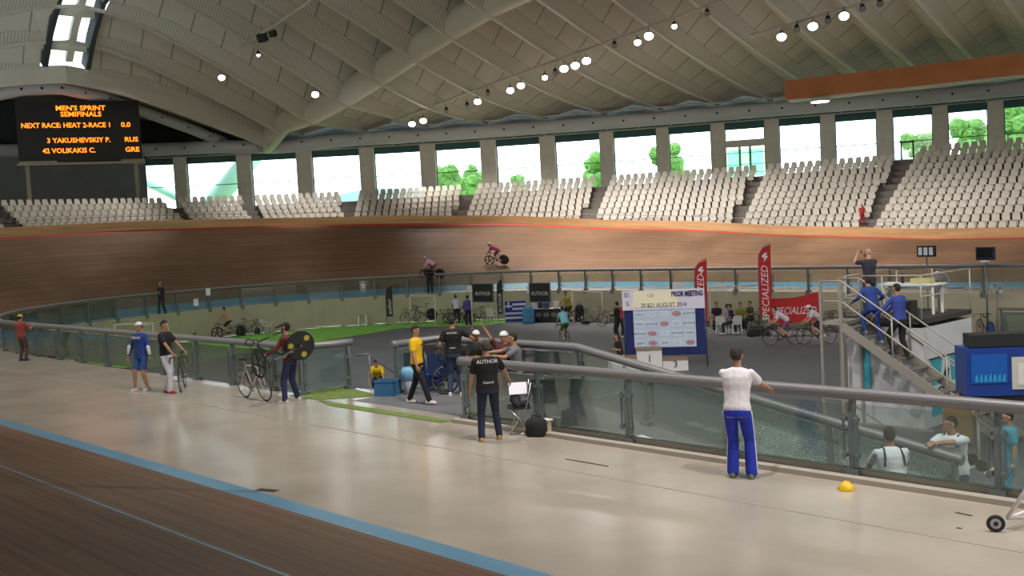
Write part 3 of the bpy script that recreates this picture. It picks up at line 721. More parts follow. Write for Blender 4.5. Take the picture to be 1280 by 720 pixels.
def person(label, loc, ang, h=1.76, hip=None, lean=0, feet=((-.11, .02), (.11, .02)), hands=None, head=(0, 0), shirt=(.02, .02, .02), sleeve='short',
           trousers=(.02, .02, .03), shorts=False, shoes=(.6, .6, .6), skin='tan', hair=(.02, .015, .012), cap=None, bald=False, vox=.012, helmet=None, flare=0, fz=0, side=0,
           kneepole=(0, 1, .1), elbow=(0, -1, -.3), group=None, stripe=None, build=1.08, straps=None, curl=1.0, twist=0, hairlong=False):
    """ang: compass angle (deg, ccw from +X) the body faces; local +Y forward, +X right"""
    t = thing('person', label, 'person', loc, math.radians(ang-90), group); k = h/1.76; X = Vector((1, 0, 0)); Z = Vector((0, 0, 1)); Y = Vector((0, 1, 0))
    hipz = .93*k if hip is None else hip[2]; P = Vector((0, 0, hipz)) if hip is None else Vector(hip)
    la = math.radians(lean); u = Vector((math.sin(math.radians(side)), math.sin(la), math.cos(la))).normalized(); fw = Vector((0, math.cos(la), -math.sin(la)))
    um = (u+Z*.4).normalized() if lean > 25 else u
    W1 = P+(um*.10+Z*.02)*k; W2 = W1+u*.17*k; CH = W2+u*.14*k; NB = CH+u*.13*k
    tw = math.radians(twist); XS = (X*math.cos(tw)+Y*math.sin(tw)); XS = (XS-u*XS.dot(u)).normalized()
    FS = u.cross(XS); FS = FS if FS.y > 0 else -FS
    nd = (u+Z*.5+Y*.12).normalized(); HB = NB+nd*.06*k
    hy, hp = math.radians(head[0]), math.radians(head[1])
    HR = Matrix.Rotation(-hy, 3, 'Z') @ Matrix.Rotation(-hp, 3, 'X')
    HC = HB + (Z*.085+nd*.02)*k + HR @ Vector((0, .015*k, 0))
    # arms
    sh = {}; el = {}; wr = {}
    if hands is None: hands = ((-.27, .06, hipz-.10*k), (.27, .06, hipz-.10*k))
    for sg, hnd in ((-1, hands[0]), (1, hands[1])):
        S = NB-u*.068*k+XS*sg*.168*k*build; sh[sg] = S; e, w = ik(S, hnd, .29*k, .25*k, Vector(elbow)+XS*sg*.5); el[sg] = e; wr[sg] = w
    hpj = {}; kn = {}; an = {}
    for sg, ft in ((-1, feet[0]), (1, feet[1])):
        H = P+X*sg*.095*k-Z*.03; A = Vector((ft[0], ft[1], (ft[2] if len(ft) > 2 else fz)+.085*k)); kp, a = ik(H, A, .43*k, .41*k, kneepole); hpj[sg] = H; kn[sg] = kp; an[sg] = a
    def oval(c, ax, ay, rx, ry, n=16): return [c+ax*rx*math.cos(2*PI*j/n)+ay*ry*math.sin(2*PI*j/n) for j in range(n)]
    def torso(mb, g, lo=-.06, neck=True):
        fp = Vector((0, 1, 0)); b = build; fb = (Y-um*Y.dot(um)).normalized()
        R_ = [(P+Z*lo*k-um*0, X, fb, .155*b+g, .10*b+g), (P+um*.03*k, X, fb, .165*b+g, .115*b+g), (W1, X, fb, .145*b+g, .105*b+g), (W2-u*.04*k, X.lerp(XS, .5), FS, .15*b+g, .105*b+g),
              (W2+u*.05*k, XS, FS, .165*b+g, .12*b+g), (CH, XS, FS, .18*b+g, .122*b+g), (NB-u*.06*k, XS, FS, .18*b+g, .10*b+g), (NB-u*.025*k, XS, FS, .145*b+g, .085*b+g), (NB-u*.002*k, XS, FS, .09*b+g*.8, .068*b+g*.6), (NB+u*.012*k, XS, FS, .06+g*.5, .055+g*.4)]
        mb.rings([oval(c, a, f_, rx*k, ry*k) for c, a, f_, rx, ry in R_], 0, True)
    sk = mat('skin_'+skin, SKIN[skin], .55)
    mb = MB(); torso(mb, -.008)
    mb.limb([NB-u*.03, HB], [.066*k, .058*k], 12); mb.limb([HB, HC-Z*.02], [.058*k, .06*k], 12)
    E_ = lambda c, r: mb.ell(HC+HR @ (Vector(c)*k), tuple(x*k for x in r), HR, nu=18, nv=12)
    E_((0, -.01, .03), (.074, .092, .088)); E_((0, .015, -.035), (.058, .068, .078)); E_((0, .05, -.085), (.032, .03, .028))      # skull, face, chin
    E_((0, .088, -.02), (.013, .02, .028)); E_((0, .094, -.036), (.017, .014, .012))                                             # nose
    E_((0, .078, -.062), (.024, .012, .008)); E_((-.075, -.005, -.01), (.012, .022, .032)); E_((.075, -.005, -.01), (.012, .022, .032))
    E_((0, .072, .022), (.05, .016, .012))
    for sg in (-1, 1):
        mb.limb([sh[sg], el[sg]], [.052*k, .040*k]); mb.limb([el[sg], el[sg].lerp(wr[sg], .35), wr[sg]], [.040*k, .041*k, .026*k])
        d = (wr[sg]-el[sg]).normalized(); lat = d.cross(Z); lat = lat.normalized() if lat.length > .2 else X.copy()
        if abs(d.z) > .7: lat = Y.copy()
        nrm = d.cross(lat).normalized(); inn_ = -XS*sg; nrm = nrm if nrm.dot(inn_ - Z*.6) > 0 else -nrm
        pc = wr[sg]+d*.05*k
        mb.rings([oval(wr[sg]+d*.005, lat, nrm, .026*k, .018*k, 10), oval(pc, lat, nrm, .040*k, .017*k, 10), oval(pc+d*.045*k, lat, nrm, .040*k, .014*k, 10)])
        for q, (ox, ln) in enumerate(((-.031, .072), (-.010, .082), (.011, .077), (.031, .06))):
            a0 = pc+d*.04*k+lat*ox*k; a1 = a0+(d*.55*ln+nrm*.3*ln*curl)*k; a2 = a1+(d*.25*ln+nrm*.5*ln*curl)*k; mb.limb([a0, a1, a2], [.0095*k, .0088*k, .0078*k], 7)
        th = Y if abs(d.z) > .7 else (Z if abs(lat.z) < .5 else Y); th = lat if lat.dot(Y+Z*.3) > 0 else -lat
        a0 = wr[sg]+d*.03*k+th*.025*k; a1 = a0+(th*.035+d*.03+nrm*.01)*k; a2 = a1+(d*.03+nrm*.02)*k; mb.limb([a0, a1, a2], [.0125*k, .011*k, .009*k], 7)
        mb.limb([hpj[sg], hpj[sg].lerp(kn[sg], .5), kn[sg]], [.083*k, .07*k, .052*k]); mb.limb([kn[sg], kn[sg].lerp(an[sg], .3), an[sg]], [.050*k, .053*k, .034*k])
        mb.limb([an[sg]-Z*.03, an[sg]+Y*.12-Z*.05], [.035*k, .03*k])
    remeshed(mb, 'body', sk, t, vox*.85, 2)
    # shirt
    mb = MB(); torso(mb, .012, lo=-.10 if trousers != shirt else -.02)
    for sg in (-1, 1):
        if sleeve == 'short':
            e = sh[sg].lerp(el[sg], .62); mb.limb([sh[sg], e], [.06*k, .066*k])
        elif sleeve == 'long':
            mb.limb([sh[sg], el[sg]], [.061*k, .05*k]); mb.limb([el[sg], el[sg].lerp(wr[sg], .95)], [.052*k, .036*k])
    o = remeshed(mb, 'shirt', fabric(shirt), t, vox, 2)
    # trousers
    mb = MB(); g = .012; fb = Y
    mb.rings([oval(P+um*.055*k, X, fb, .155*k*build, .112*k*build), oval(P, X, fb, .172*k*build, .125*k*build), oval(P-Z*.08*k, X, fb, .165*k*build, .115*k*build)])
    for sg in (-1, 1):
        if shorts:
            mb.limb([hpj[sg], hpj[sg].lerp(kn[sg], .72)], [.098*k, .078*k])
        else:
            mb.limb([hpj[sg], hpj[sg].lerp(kn[sg], .5), kn[sg]], [.097*k, .088*k, .072*k]); mb.limb([kn[sg], an[sg]+Z*.0], [.072*k, (.062+flare)*k])
    o = remeshed(mb, 'trousers', fabric(trousers), t, vox, 2)
    if stripe:
        mb = MB()
        for sg in (-1, 1):
            mb.limb([hpj[sg]+X*sg*.088*k, kn[sg]+X*sg*.064*k], [.018*k, .016*k], 6); mb.limb([kn[sg]+X*sg*.064*k, an[sg]+X*sg*(.054+flare)*k], [.016*k, .016*k], 6)
        mb.build('side_stripe', fabric(stripe), t)
    for sg in (-1, 1):
        mb = MB(); A = an[sg]; b = A-Z*.05*k
        mb.limb([b-Y*.05*k+Z*.01, b+Y*.02*k, b+Y*.13*k-Z*.008], [.042*k, .046*k, .036*k]); mb.box(b+Y*.045*k-Z*.028*k, (.078*k, .26*k, .02*k))
        o = remeshed(mb, 'shoe', mat('shoe_%03d_%03d_%03d' % tuple(int(x*255) for x in shoes), shoes, .6), t, .012, 2)
    hm = mat('hair_%03d' % int(hair[0]*999), hair, .8, bump=.6, bscale=70)
    if not bald:
        mb = MB(); HRr = HR @ Matrix.Rotation(math.radians(20), 3, 'X')
        mb.ell(HC+HR @ (Vector((0, -.018, .038))*k), (.083*k, .098*k, .092*k), HRr, nu=20, nv=9, lo=0, hi=90)
        mb.ell(HC+HR @ (Vector((0, -.045, .012))*k), (.079*k, .072*k, .085*k), HR, nu=18, nv=10, lo=-60, hi=90)
        if hairlong: mb.limb([HC+HR @ (Vector((0, -.08, .0))*k), HC+HR @ (Vector((0, -.11, -.2))*k)], [.06*k, .03*k])
        remeshed(mb, 'hair', hm, t, .011, 1)
    for sg in (-1, 1):
        mb = MB(); mb.ell(HC+HR @ (Vector((sg*.03, .074, .0))*k), (.011*k, .007*k, .006*k), HR, nu=8, nv=6); mb.build('eye', M_black, t, smooth=True)
    if cap:
        mb = MB(); c = HC+HR @ (Vector((0, -.012, .035))*k); mb.ell(c, (.088*k, .105*k, .095*k), HR, nu=20, nv=8, lo=5, hi=90)
        br = [c+HR @ (Vector((x*.07, .085+math.sqrt(max(0, 1-x*x))*.075, .005))*k) for x in (-1, -.6, -.2, .2, .6, 1)]; mb.prism(br, HR @ Vector((0, 0, .012)))
        mb.build('cap', fabric(cap), t, smooth=True)
    if helmet:
        mb = MB(); c = HC+HR @ (Vector((0, -.02, .03))*k); mb.ell(c, (.098*k, .135*k, .105*k), HR, nu=22, nv=9, lo=0, hi=90); mb.build('helmet', mat('helmet_%03d' % int(helmet[0]*999+helmet[1]*99), helmet, .25), t, smooth=True)
    if straps:
        for sg in (-1, 1):
            mb = MB(); q = [W2-FS*.13*k+XS*sg*.14*k, CH-FS*.142*k+XS*sg*.125*k, NB-u*.02*k-FS*.075*k+XS*sg*.11*k, NB-u*.0*k+XS*sg*.10*k+FS*.03*k, CH+FS*.142*k+XS*sg*.12*k]
            q2 = []
            for a, b in zip(q, q[1:]): q2 += [a.lerp(b, j/4) for j in range(4)]
            mb.tube(q2+[q[-1]], .016, 6); mb.build('backpack_strap', fabric(straps), t)
    t['_'] = 0; del t['_']
    t_pts = dict(NB=NB, CH=CH, W2=W2, u=u, FS=FS, XS=XS, HC=HC, wr=wr, P=P)
    return t, t_pts
def back_text(t, T, body, up, size, m=None, front=False, w=0):
    c = T['CH']+T['u']*up-T['FS']*(.148 if not front else -.148); y = T['u']; x = T['XS'] if not front else -T['XS']
    z = x.cross(y); M = Matrix((x, y, z)).transposed().to_euler()
    text_obj('shirt_print', body, size, m or M_white, t, c, M, sx=1.0)
IMR, AWAY, IML, CAMW = 47, 137, 227, 317
# rider on a bicycle: hips over the saddle, hands on the bars, feet on the pedals
def rider(label, loc, ang, lean=52, **kw):
    kw.setdefault('hands', ((-.2, .5, .90), (.2, .5, .90)))
    return person(label, loc, ang, hip=(0, -.20, .99), lean=lean, feet=((-.11, -.27, .30), (.11, .05, .20)), elbow=(0, -.3, -1), **kw)
# ------------------------------------------------------------------ people and things on the apron
def g(px, py, z=0): p = at_z(px, py, z); return Vector((p.x, p.y, z))
BLU = (.02, .06, .28)
p = g(180, 488); t, T = person('person in blue and white skinsuit and white cap standing beside the man in white trousers', p, 290, h=1.74, shirt=BLU, sleeve='long', trousers=(.02, .09, .30), shorts=True, cap=(.75, .75, .78),
    feet=((-.13, 0), (.17, .12)), hands=((-.34, .05, .86), (.36, .08, .90)), shoes=(.5, .5, .52), skin='tan', side=0)
mb = MB()
for sg in (-1, 1):
    w = T['wr'][sg]; mb.limb([w+Vector((0, 0, .05)), w+Vector((-sg*.035, 0, .22))], [.041, .05], 8)
mb.build('white_cuff', fabric((.7, .7, .75)), t)
back_text(t, T, 'HELLAS', .02, .09, front=True)
p = g(211, 491); t, T = person('man in black polo shirt and white trousers holding a bicycle by the left railing', p, 30, h=1.8, shirt=(.012, .012, .014), trousers=(.62, .62, .68), shoes=(.45, .03, .04), skin='tan', flare=.012,
    hands=((-.2, .42, .98), (.26, .42, .92)), feet=((-.08, -.1), (.09, .1)), head=(10, 12))
bike('bicycle', 'dark road bicycle held upright by the man in white trousers', g(229, 487), math.radians(328-90), frame=(.05, .06, .04))
# man carrying a track bike with black disc wheel
p = g(366, 502); t, T = person('person in maroon top and dark jeans holding up a black track bicycle', p, 205, h=1.78, shirt=(.13, .02, .018), sleeve='long', trousers=(.014, .022, .07), shoes=(.55, .52, .5), skin='tan', hair=(.012, .01, .01),
    feet=((.20, .16), (-.24, -.10)) if False else ((-.22, .05), (.20, .0)), hands=((-.36, .36, 1.12), (.3, .38, 1.2)), lean=6, head=(-10, -18))
bd = bike('track_bicycle', 'black track bicycle with yellow-marked solid rear disc held up in the air', Vector((p.x, p.y, 0))+Vector((.12, -.22, .80)), 0, frame=(.02, .03, .02), rear_disc='black', front='mag', rot=(math.radians(-18), math.radians(-8), math.radians(137+30)))
fw_ = [c for c in bd.children if c.name.startswith('wheel')][1]; RZ_ = Matrix.Rotation(math.radians(50), 3, 'Z'); cw = Vector((0, .50, .335)); fw_.rotation_euler = (0, 0, math.radians(50)); fw_.location = cw-RZ_ @ cw
dm = mat('yellow_marking', (.42, .34, .04), .5)
for a in (20, 150, 265):
    mb = MB(); aa = math.radians(a); mb.disc((.0, -.49+.22*math.cos(aa), .335+.22*math.sin(aa)), .065, .036, 'x', 16); mb.build('yellow_marking', dm, bd)
bike('bicycle', 'white and pink bicycle leaning against the left railing behind the raised black one', g(326, 498)+Vector((0, -.12, 0)), math.radians(358-90), frame=(.68, .55, .58), tilt=math.radians(8))
# red person at the far left end of the railing
person('person in red top and yellow cap at the far left of the apron railing', g(29, 451), 120, h=1.58, shirt=(.34, .06, .05), trousers=(.10, .05, .05), shoes=(.02, .03, .12), cap=(.75, .68, .03), skin='tan', hands=((-.2, .3, 1.15), (.2, .3, 1.15)))
# AUTHOR man with the chair
p = g(613, 551); t, T = person('man in black printed T-shirt and jeans seen from behind, reaching to papers on a chair', p, AWAY+8, h=1.72, build=1.2, shirt=(.008, .008, .009), trousers=(.012, .02, .05), shoes=(.42, .24, .08), skin='tan', hair=(.05, .035, .025),
    hands=((-.30, .10, .86), (.42, .28, .98)), feet=((-.15, -.02), (.17, .08)), head=(6, -8))
back_text(t, T, 'AUTHOR', .055, .088); back_text(t, T, 'Gepard', -.30, .06)
cpos = g(657, 541) + Vector((-.12, -.02, 0))
def tube_chair(label, loc, rz, seat=(.02, .02, .022)):
    t = thing('folding_chair', label, 'chair', loc, rz); sm = mat('chair_pad_%03d' % int(seat[2]*999), seat, .6)
    for sx in (-.21, .21):
        m = MB(); m.tube([(sx, .2, 0), (sx, -.12, .48), (sx, -.22, .9)], .012, 8); m.tube([(sx, -.24, 0), (sx, .18, .46)], .012, 8); m.tube([(sx, .2, .012), (sx, -.24, .012)], .012, 8); m.build('leg', M_chrome, t)
    m = MB(); m.box((0, .0, .46), (.42, .40, .04)); m.build('seat', sm, t)
    m = MB(); m.box((0, -.205, .74), (.42, .03, .30), Matrix.Rotation(math.radians(14), 3, 'X')); m.build('backrest', sm, t)
    return t
ca = math.radians(137)
tube_chair('metal tube chair with black seat standing beside the man in the printed shirt', cpos, math.radians(-40+180), (.02, .02, .022))
mb = MB(); mb.limb([(-.18, .02, .52), (.0, .06, .60), (.17, .02, .52)], [.06, .10, .06], 12); mb.limb([(-.12, -.1, .52), (.1, -.12, .5)], [.07, .06], 10)
o = remeshed(mb, 'jacket', fabric((.012, .012, .02)), None, .014, 2); o.location = cpos; o.rotation_euler = (0, 0, ca); tag(o, 'dark jacket bundled on the seat of the metal chair', 'jacket')
mb = MB(); mb.prism([(-.16, -.11, 0), (.16, -.11, .0), (.16, .11, .02), (-.16, .11, .03)], (0, 0, .008)); o = mb.build('paper_sheets', M_paper); o.location = cpos+Vector((.0, .0, .78)); o.rotation_euler = (math.radians(55), 0, math.radians(50)); tag(o, 'white paper sheets lying on the chair under the man\'s hand', 'papers')
def bag(name, label, loc, size, col, rz=0, cat='bag', handle=True):
    t = thing(name, label, cat, loc, rz); a, b, c = size; m = MB()
    m.rings([[Vector((x*a/2*f, y*b/2*f, z)) for x, y in ((-1, -.6), (-.7, -1), (.7, -1), (1, -.6), (1, .6), (.7, 1), (-.7, 1), (-1, .6))] for z, f in ((0, .85), (c*.12, 1), (c*.7, .97), (c*.92, .8), (c, .45))]); m.build('bag_body', fabric(col), t)
    m = MB(); m.tube([(-a*.2, 0, c*.95), (-a*.15, 0, c*1.15), (a*.15, 0, c*1.15), (a*.2, 0, c*.95)], .012, 6); m.build('handle', M_rubber, t); return t
bag('backpack', 'black backpack on the floor against the near railing beside the metal chair', g(671, 545)+Vector((0, .0, 0)), (.36, .24, .32), (.015, .015, .016), .5)
t = thing('paper_bag', 'small beige box with white top beside the black backpack', 'box', g(684, 541)); m = MB(); m.box((0, 0, .11), (.12, .1, .22)); m.build('box_body', mat('beige_card', (.5, .42, .3), .8), t); m = MB(); m.box((0, 0, .235), (.2, .13, .02)); m.build('lid', M_white, t)
# white polo man leaning on the railing
p = g(928, 596); t, T = person('man in white polo shirt and blue striped track trousers leaning on the near railing', p, AWAY-22, h=1.82, build=1.08, shirt=(.74, .70, .76), trousers=(.015, .035, .42), shoes=(.16, .19, .10), skin='tan', hair=(.03, .02, .018),
    lean=10, hip=(-.02, -.08, .95), hands=((.0, .50, 1.19), (.34, .44, 1.17)), feet=((-.12, -.03), (.14, -.06)), head=(0, 5), stripe=(.7, .7, .75), flare=.02, elbow=(0, .2, -1), curl=.6)
t = thing('marker_cone', 'yellow dome marker cone on the apron beside the near railing', 'cone', g(1058, 612)); m = MB(); n_ = 20
m.rings([[Vector((r*math.cos(2*PI*j/n_), r*math.sin(2*PI*j/n_), z)) for j in range(n_)] for r, z in ((.11, 0), (.115, .012), (.07, .075), (.045, .1), (.028, .1))], 0, True); m.build('cone_shell', mat('cone_yellow', (.85, .55, .02), .4), t)
m = MB(); m.torus((0, 0, .1), .036, .008, 'z', 16, 6); m.build('rim', mat('cone_yellow', (.85, .55, .02), .4), t)
# white wheeled frame at the right edge
w0 = g(1245, 665); t = thing('wheeled_frame', 'white tubular wheeled frame entering at the right edge of the apron', 'trolley', w0, math.radians(47))
m = MB(); m.torus((0, 0, .095), .075, .022, 'x', 24, 8); m.disc((0, 0, .095), .062, .02, 'x', 20, 1); m.disc((0, 0, .095), .025, .05, 'x', 14, 2); 
mw = m.build('wheel', [M_rubber, mat('wheel_hub', (.5, .5, .58), .4), M_black], t); mw.rotation_euler = (0, 0, math.radians(72))
m = MB(); A = (.14, .03, .14); B = (1.0, .1, 1.25)
m.tube([A, B], .024, 8); m.tube([A, (1.3, 0, .12)], .022, 8); m.tube([A, (1.15, .75, .12)], .018, 8); m.tube([(1.3, 0, .12), B], .022, 8); m.tube([(1.15, .75, .12), B], .022, 8); m.tube([(1.3, 0, .12), (1.15, .75, .12)], .022, 8); m.tube([(.55, .03, .13), (.5, .32, .13)], .018, 8); m.tube([(.1, .03, .1), (0, 0, .095)], .015, 6)
m.build('frame', mat('white_tube', (.75, .7, .7), .4), t)
m = MB(); m.torus((1.3, 0, .075), .055, .02, 'x', 20, 6); m.build('wheel', M_rubber, t)
m = MB(); m.torus((1.15, .75, .075), .055, .02, 'x', 20, 6); m.build('wheel', M_rubber, t)
# officials on the far apron
person('person in dark clothes and orange cap standing on the far apron at the left bend', g(203, 392), 300, h=1.74, shirt=(.02, .02, .025), sleeve='long', trousers=(.02, .02, .03), shoes=(.02, .02, .02), cap=(.45, .22, .03), hands=((-.1, .25, 1.2), (.1, .25, 1.2)), feet=((-.2, 0), (.2, 0)), vox=.02)
person('person in black standing on the far apron in front of the lower racing rider', g(538, 367), 317, h=1.76, shirt=(.015, .015, .02), sleeve='long', trousers=(.02, .015, .03), shoes=(.02, .02, .02), hands=((-.14, .2, 1.25), (.14, .2, 1.25)), vox=.02)
# ------------------------------------------------------------------ entrance landing
p = g(524, 505); t, T = person('man in yellow T-shirt and black trousers walking across the entrance landing', p, 25, h=1.67, shirt=(.78, .47, .01), trousers=(.012, .012, .014), shoes=(.72, .7, .7), skin='tan',
    feet=((-.09, -.27), (.09, .3)), hands=((-.24, -.08, .80), (.24, .12, .82)), head=(10, 12), kneepole=(0, 1, 0))
back_text(t, T, 'A', -.02, .09, M_black, front=True)
p = g(570, 494); t, T = person('man in black T-shirt and blue jeans on the landing, one arm stretched to a rider', p, AWAY-4, h=1.75, build=1.12, shirt=(.01, .01, .012), trousers=(.03, .05, .11), shoes=(.7, .7, .72), skin='tan',
    hands=((-.26, .15, 1.0), (.56, .30, 1.12)), feet=((-.12, .0), (.14, -.05)), head=(10, -5))
back_text(t, T, 'AUTHOR', .045, .055); back_text(t, T, 'author', -.28, .05)
person('person in yellow shirt crouching at the foot of the entrance steps', Vector((at_z(472, 464, -.93).x, at_z(472, 464, -.93).y, FLOOR)), 317, h=1.7, hip=(0, -.1, .55), lean=48, shirt=(.78, .5, .01), trousers=(.015, .015, .02), feet=((-.15, .05), (.15, .1)), hands=((-.25, .5, .4), (.25, .5, .4)), skin='tan', head=(0, 30))
def crate(label, loc, size, col, rz=0, name='storage_crate'):
    t = thing(name, label, 'crate', loc, rz); a, b, c = size; m = MB(); w = .02
    m.box((0, 0, w/2), (a*.92, b*.92, w))
    for sx, sy, dx, dy in ((0, -1, a, w), (0, 1, a, w), (-1, 0, w, b), (1, 0, w, b)): m.box((sx*(a/2-w/2), sy*(b/2-w/2), c/2), (dx, dy, c))
    m.build('crate_body', mat('plastic_%03d_%03d' % (int(col[0]*255), int(col[2]*255)), col, .4), t); m = MB()
    for sx, sy, dx, dy in ((0, -1, a+.03, .03), (0, 1, a+.03, .03), (-1, 0, .03, b+.03), (1, 0, .03, b+.03)): m.box((sx*a/2, sy*b/2, c), (dx, dy, .03))
    m.build('rim', mat('plastic_%03d_%03d' % (int(col[0]*255), int(col[2]*255)), col, .4), t); return t
crate('blue plastic crate on the landing beside the first post of the inner railing', g(485, 494), (.5, .38, .34), (.05, .18, .36), .5)
t = thing('waste_bin', 'white bin with light blue liner behind the man in yellow', 'bin', g(512, 497)+Vector((-.35, .3, 0))); m = MB(); n_ = 18
m.rings([[Vector((r*math.cos(2*PI*j/n_), r*math.sin(2*PI*j/n_), z)) for j in range(n_)] for r, z in ((.13, 0), (.16, .45))]); m.build('bin_body', mat('bin_white', (.5, .55, .62), .4), t)
m = MB(); m.rings([[Vector((r*(1+.06*(j % 2))*math.cos(2*PI*j/n_), r*(1+.06*(j % 2))*math.sin(2*PI*j/n_), z)) for j in range(n_)] for r, z in ((.175, .34), (.185, .56), (.14, .62))]); m.build('bin_liner', mat('liner_blue', (.2, .45, .68), .35), t)
for q, (px, py, lab) in enumerate(((541, 492, 'blue camping chair on the landing between the two standing men'), (516, 489, 'blue camping chair partly hidden behind the man in yellow'))):
    t = thing('camping_chair', lab, 'chair', g(px, py)+Vector((-.1, .2, 0)), math.radians(40+20*q))
    for a, b in (((-.25, -.22, 0), (.25, .22, .42)), ((.25, -.22, 0), (-.25, .22, .42)), ((-.25, .25, 0), (-.25, .2, .85)), ((.25, .25, 0), (.25, .2, .85))):
        m = MB(); m.tube([a, b], .012, 6); m.build('leg', M_steel, t)
    m = MB(); m.prism([(-.25, -.22, .42), (.25, -.22, .42), (.25, .2, .36), (-.25, .2, .36)], (0, 0, .02)); m.build('seat', fabric((.01, .05, .35)), t)
    m = MB(); m.prism([(-.25, .2, .38), (.25, .2, .38), (.27, .27, .85), (-.27, .27, .85)], (0, .02, 0)); m.build('backrest', fabric((.012, .03, .10)), t)
t = thing('display_board', 'dark maroon and navy board leaning upright behind the man in yellow', 'board', g(548, 486)+Vector((-1.0, .55, 0)), math.radians(20)); m = MB(); m.box((0, 0, .62), (.75, .04, .62)); m.build('panel', mat('maroon_board', (.06, .012, .03), .4), t)
for sx in (-.3, .3): m = MB(); m.tube([(sx, .05, 0), (sx, 0, .9)], .015, 6); m.build('leg', M_steel, t)
bike('bicycle', 'black bicycle behind the man in the black T-shirt on the landing', g(584, 490), math.radians(250-90), frame=(.02, .02, .025))
bike('bicycle', 'black bicycle with blue disc wheel standing against the inner railing of the landing', g(560, 484)+Vector((.05, .05, 0)), math.radians(30-90), frame=(.03, .05, .12), rear_disc='blue', tilt=.1)
def small_seat(label, loc, rz=0):
    t = thing('folding_stool', label, 'stool', loc, rz); m = MB(); m.box((0, 0, .44), (.36, .36, .03)); m.build('seat', fabric((.03, .03, .04)), t)
    for a, b in (((-.16, -.16, 0), (-.16, .16, .43)), ((-.16, .16, 0), (-.16, -.16, .43)), ((.16, -.16, 0), (.16, .16, .43)), ((.16, .16, 0), (.16, -.16, .43))): m = MB(); m.tube([a, b], .012, 6); m.build('leg', M_steel, t)
sit = dict(feet=((-.13, .42, 0), (.13, .42, 0)))
for px, py, ang, kw, lab, sl in ((650, 497, 235, dict(shirt=(.17, .16, .18), hands=((-.15, .55, .95), (.15, .6, 1.0)), skin='tan'), 'man in grey T-shirt seated behind the near railing, arms reaching forward', 'black folding stool under the man in grey T-shirt'),
        (635, 493, 300, dict(shirt=(.10, .02, .02), hands=((.1, .35, .8), (.42, .25, 1.55)), skin='tan', helmet=(.7, .68, .7)), 'rider with white cap seated on the landing raising one arm high', 'black folding stool under the rider raising an arm'),
        (598, 490, 330, dict(shirt=(.02, .02, .02), hands=((-.15, .4, .8), (.15, .4, .85)), skin='dark', cap=(.75, .75, .75)), 'seated rider in black and yellow top and white cap beside the man in black', 'black folding stool under the rider in black and yellow')):
    p = g(px, py); t, T = person(lab, p, ang, h=1.76, hip=(0, 0, .56), lean=8, trousers=(.02, .02, .03), shorts=True, shoes=(.6, .6, .6), **sit, **kw); small_seat(sl, p-Vector((0, 0, 0)), math.radians(ang-90))
    if 'black and yellow' in lab: m = MB(); m.ell(T['W2']+T['FS']*.085, (.10, .05, .13)); m.build('yellow_panel', fabric((.6, .55, .03)), t)
# ------------------------------------------------------------------ ramp
def rp(x, y): return Vector((x, y, rampz(x)))
p = rp(13.1, -14.15); bk = bike('bicycle', 'red bicycle under the man with backpack straps on the ramp', p, math.radians(135-90), frame=(.4, .02, .02), drop=False)
rider('man in white shirt with dark backpack straps sitting on the red bicycle on the ramp', p, 135, lean=16, h=1.8, build=1.15, shirt=(.72, .74, .82), trousers=(.012, .012, .016), straps=(.01, .012, .02), skin='tan', hair=(.015, .012, .01), shoes=(.1, .1, .1), hands=((-.29, .42, .98), (.29, .42, .98)), head=(0, 5))
p = Vector((13.0, -12.02, FLOOR+.14)); t, T = person('man in white shirt with backpack strap leaning on the sloping rail end, looking left', p, 270, h=1.86, build=1.15, lean=14, hip=(0, -.25, .97), shirt=(.70, .72, .78), trousers=(.03, .04, .07), straps=(.01, .012, .02), skin='tan', hair=(.015, .012, .01),
    hands=((.0, .42, 1.50), (.12, .40, 1.48)), elbow=(0, .2, -.6), head=(35, 0), feet=((-.12, -.2), (.12, -.25)))
p = Vector((13.0, -9.7, FLOOR)); person('person in turquoise clothes standing at the right edge behind the near railing', p, 227, h=1.7, shirt=(.04, .30, .42), trousers=(.04, .28, .40), shoes=(.3, .3, .3), skin='tan')
bag('sports_bag', 'red sports bag hanging behind the last post of the near railing', Vector((15.2, -13.6, FLOOR)), (.5, .3, .5), (.32, .02, .03), .6)
m = MB(); P_ = [Vector((13.9, -13.9, -.6)), Vector((14.1, -14.0, -1.2)), Vector((14.5, -13.8, FLOOR+.03)), Vector((13.2, -13.2, FLOOR+.03)), Vector((12.6, -12.0, FLOOR+.02)), Vector((13.6, -10, FLOOR+.02))]
for v in P_: v.z = max(v.z, rampz(v.x)+.02)
m.tube(P_, .012, 6); tag(m.build('cable', M_rubber), 'black cable lying loose at the foot of the ramp', 'cable')
for (px, py, r) in ((805, 529, .3), (828, 535, 1.1)):
    q = at_z(px, py, -.4); q = Vector((at_y(px, py, -13.2).x, -13.2, 0)); q.z = rampz(q.x)+.008
    m = MB(); m.prism([(-.15, -.1, 0), (.15, -.1, 0), (.15, .1, 0), (-.15, .1, 0)], (0, 0, .004)); o = m.build('paper_sheet', M_paper); o.location = q; o.rotation_euler = (0, math.atan(.173), r*0); tag(o, 'white sheet of paper lying on the ramp behind the glass, %s one' % ('left' if r < 1 else 'right'), 'paper')
# ------------------------------------------------------------------ infield
def f(px, py, gap=.55):
    while True:
        P = at_z(px, py, FLOOR); off = (P.y-RR) if P.x > -HL else Vector((P.x+HL, P.y)).length-RR
        if off < -gap or py > 470: return P
        py += .5
